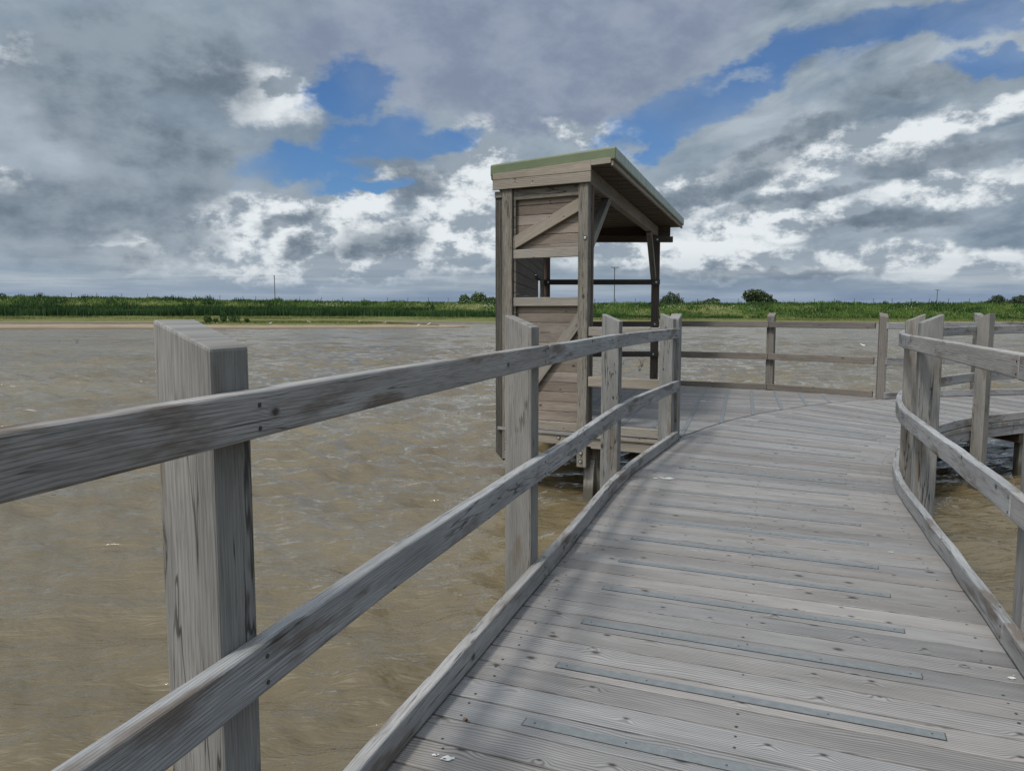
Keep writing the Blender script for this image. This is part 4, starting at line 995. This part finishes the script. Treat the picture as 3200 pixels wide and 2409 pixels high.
# ------------------------------------------------------------------ birds, twigs, small marks
def gull(x, y, z, L, label, group, heading=0., floating=False):
    """sitting gull: one tapered body with neck and head, grey folded wings"""
    root = empty('gull', (x, y, z), label, 'bird', group)
    ch, sh = math.cos(heading), math.sin(heading)
    def W(a, b, c): return (x+(a*ch-b*sh)*L, y+(a*sh+b*ch)*L, z+c*L)
    rings = [(-.62, .18, .015), (-.45, .17, .07), (-.2, .15, .14), (.05, .16, .17), (.25, .22, .15), (.34, .32, .10), (.40, .42, .085), (.46, .46, .085), (.53, .45, .05), (.60, .43, .018), (.68, .41, .008)]
    V = []; F = []; n = 10
    for (a, c, rr_) in rings:
        for k in range(n): t = 2*math.pi*k/n; V.append(W(a+rr_*.25*math.sin(t)*(1 if a > .3 else 0), rr_*math.cos(t), c+rr_*math.sin(t)+(.0 if floating else .12)))
    for i in range(len(rings)-1):
        for k in range(n): a = i*n+k; b = i*n+(k+1) % n; F.append((a, b, b+n, a+n))
    np_mesh('body', np.array(V), np.array(F), M['white'], root, smooth=True)
    mb = MB()
    for sg in (-1, 1):
        off = .12 if not floating else 0
        mb.prism([W(.15, sg*.13, .12+off), W(.15, sg*.175, .16+off), W(.1, sg*.12, .30+off), W(.12, sg*.07, .27+off)], [W(-.72, sg*.02, .20+off), W(-.72, sg*.05, .21+off), W(-.70, sg*.04, .24+off), W(-.70, sg*.01, .23+off)])
    mb.build('wings', M['greyf'], root, bevel=.004*L)
    if not floating:
        mb = MB()
        for sg in (-1, 1): mb.cyl(W(.02, sg*.06, -.05), W(.02, sg*.06, .2), .012*L, 6)
        mb.build('legs', M['twig'], root)
    return root
gull(22.88, 50.0, WATER_Z+.0, .34, 'white gull with dark tail floating on the lake behind the far railing', 'gulls', R(165), True)
for i, (x, y) in enumerate(((-34.7, 110.5), (-31.3, 119), (-24.3, 122), (-19.0, 115), (-13.1, 107.5), (-12.3, 113.5))):
    z = float(spit_z(np.array([x]), np.array([y]))[0])
    gull(x, y, max(z, WATER_Z), .52, ('white gull standing on bare sand below the spit turf, leftmost gull', 'tiny white gull on the back edge of the spit turf', 'white gull above the middle of the spit turf', 'white gull on the green end of the spit turf', 'white gull low on the bare sandy tip of the spit', 'white gull at the back of the bare sandy tip')[i], 'gulls', random.uniform(0, 6))
def twig(x, y, seed, label, h=.22):
    gg = random.Random(seed); root = empty('dead_stem', (x, y, WATER_Z), label, 'plant stem', 'dead stems poking out of the lake'); mb = MB()
    for k in range(4):
        a = gg.uniform(0, 6.3); l = gg.uniform(.5, 1)*h; p = (x, y, WATER_Z-.1); q = (x+math.cos(a)*l*.4, y+math.sin(a)*l*.3, WATER_Z+l)
        mb.cyl(p, q, .012, 5, .006); a2 = a+gg.uniform(-1, 1); mb.cyl(q, (q[0]+math.cos(a2)*.1, q[1], q[2]+.02), .012, 5, .003)
    mb.build('stems', M['twig'], root)
twig(5.3, 31.4, 1, 'forked dead stem in the water seen between the railing posts', .30); twig(4.6, 32.0, 2, 'small dead stem left of the forked one beside the railing post', .16); twig(4.86, 29.2, 3, 'dead stem nearest the platform in the water', .2)
twig(-32.5, 55.1, 4, 'thin bent stem far out at the left side of the lake', .14); twig(-31.2, 55.1, 5, 'taller bent stem far out at the left side of the lake', .28)
twig(9.85, 16.9, 7, 'bent stem in the water behind the far kerb', .12)
def splat(x, y, r, seed, n=16, stretch=1.6):
    gg = random.Random(seed); V = []; F = []
    for q in range(gg.randint(3, 6)):
        cx, cy = (x, y) if q == 0 else (x+gg.gauss(0, r*1.1), y+gg.gauss(0, r*.8)); rr_ = r*(.8 if q == 0 else gg.uniform(.12, .35)); n0 = len(V)
        for k in range(n): t = 2*math.pi*k/n; u_ = rr_*gg.uniform(.55, 1.1); V.append((cx+u_*math.cos(t)*stretch, cy+u_*math.sin(t), .0042))
        F.append(tuple(range(n0, n0+n)))
    me = bpy.data.meshes.new('bird_dropping'); me.from_pydata(V, [], F); me.materials.append(M['drop']); me.update()
    o = bpy.data.objects.new('bird_dropping', me); COL.objects.link(o); parent(o, deck)
splat(-.206, 2.327, .020, 1); splat(1.342, 6.466, .05, 2); splat(1.945, 2.866, .014, 3); splat(2.244, 4.44, .016, 4); splat(3.05, 12.2, .05, 6)
V = []; F = []; n = 10
for i in range(22):
    t = i/21*2*math.pi*1.6; rr_ = .0075*(1-i/26); cx, cy = -.163+math.cos(t)*rr_*.6, 2.548+math.sin(t)*rr_*.6; cz = .008+i*.0004
    for k in range(n): a = 2*math.pi*k/n; V.append((cx+rr_*.75*math.cos(a)*math.cos(t), cy+rr_*.75*math.cos(a)*math.sin(t), cz+rr_*.75*math.sin(a)))
for i in range(21):
    for k in range(n): a = i*n+k; b = i*n+(k+1) % n; F.append((a, b, b+n, a+n))
np_mesh('snail', np.array(V), np.array(F), M['shell'], smooth=True, label='tiny brown snail shell on the deck near the left kerb', cat='snail')
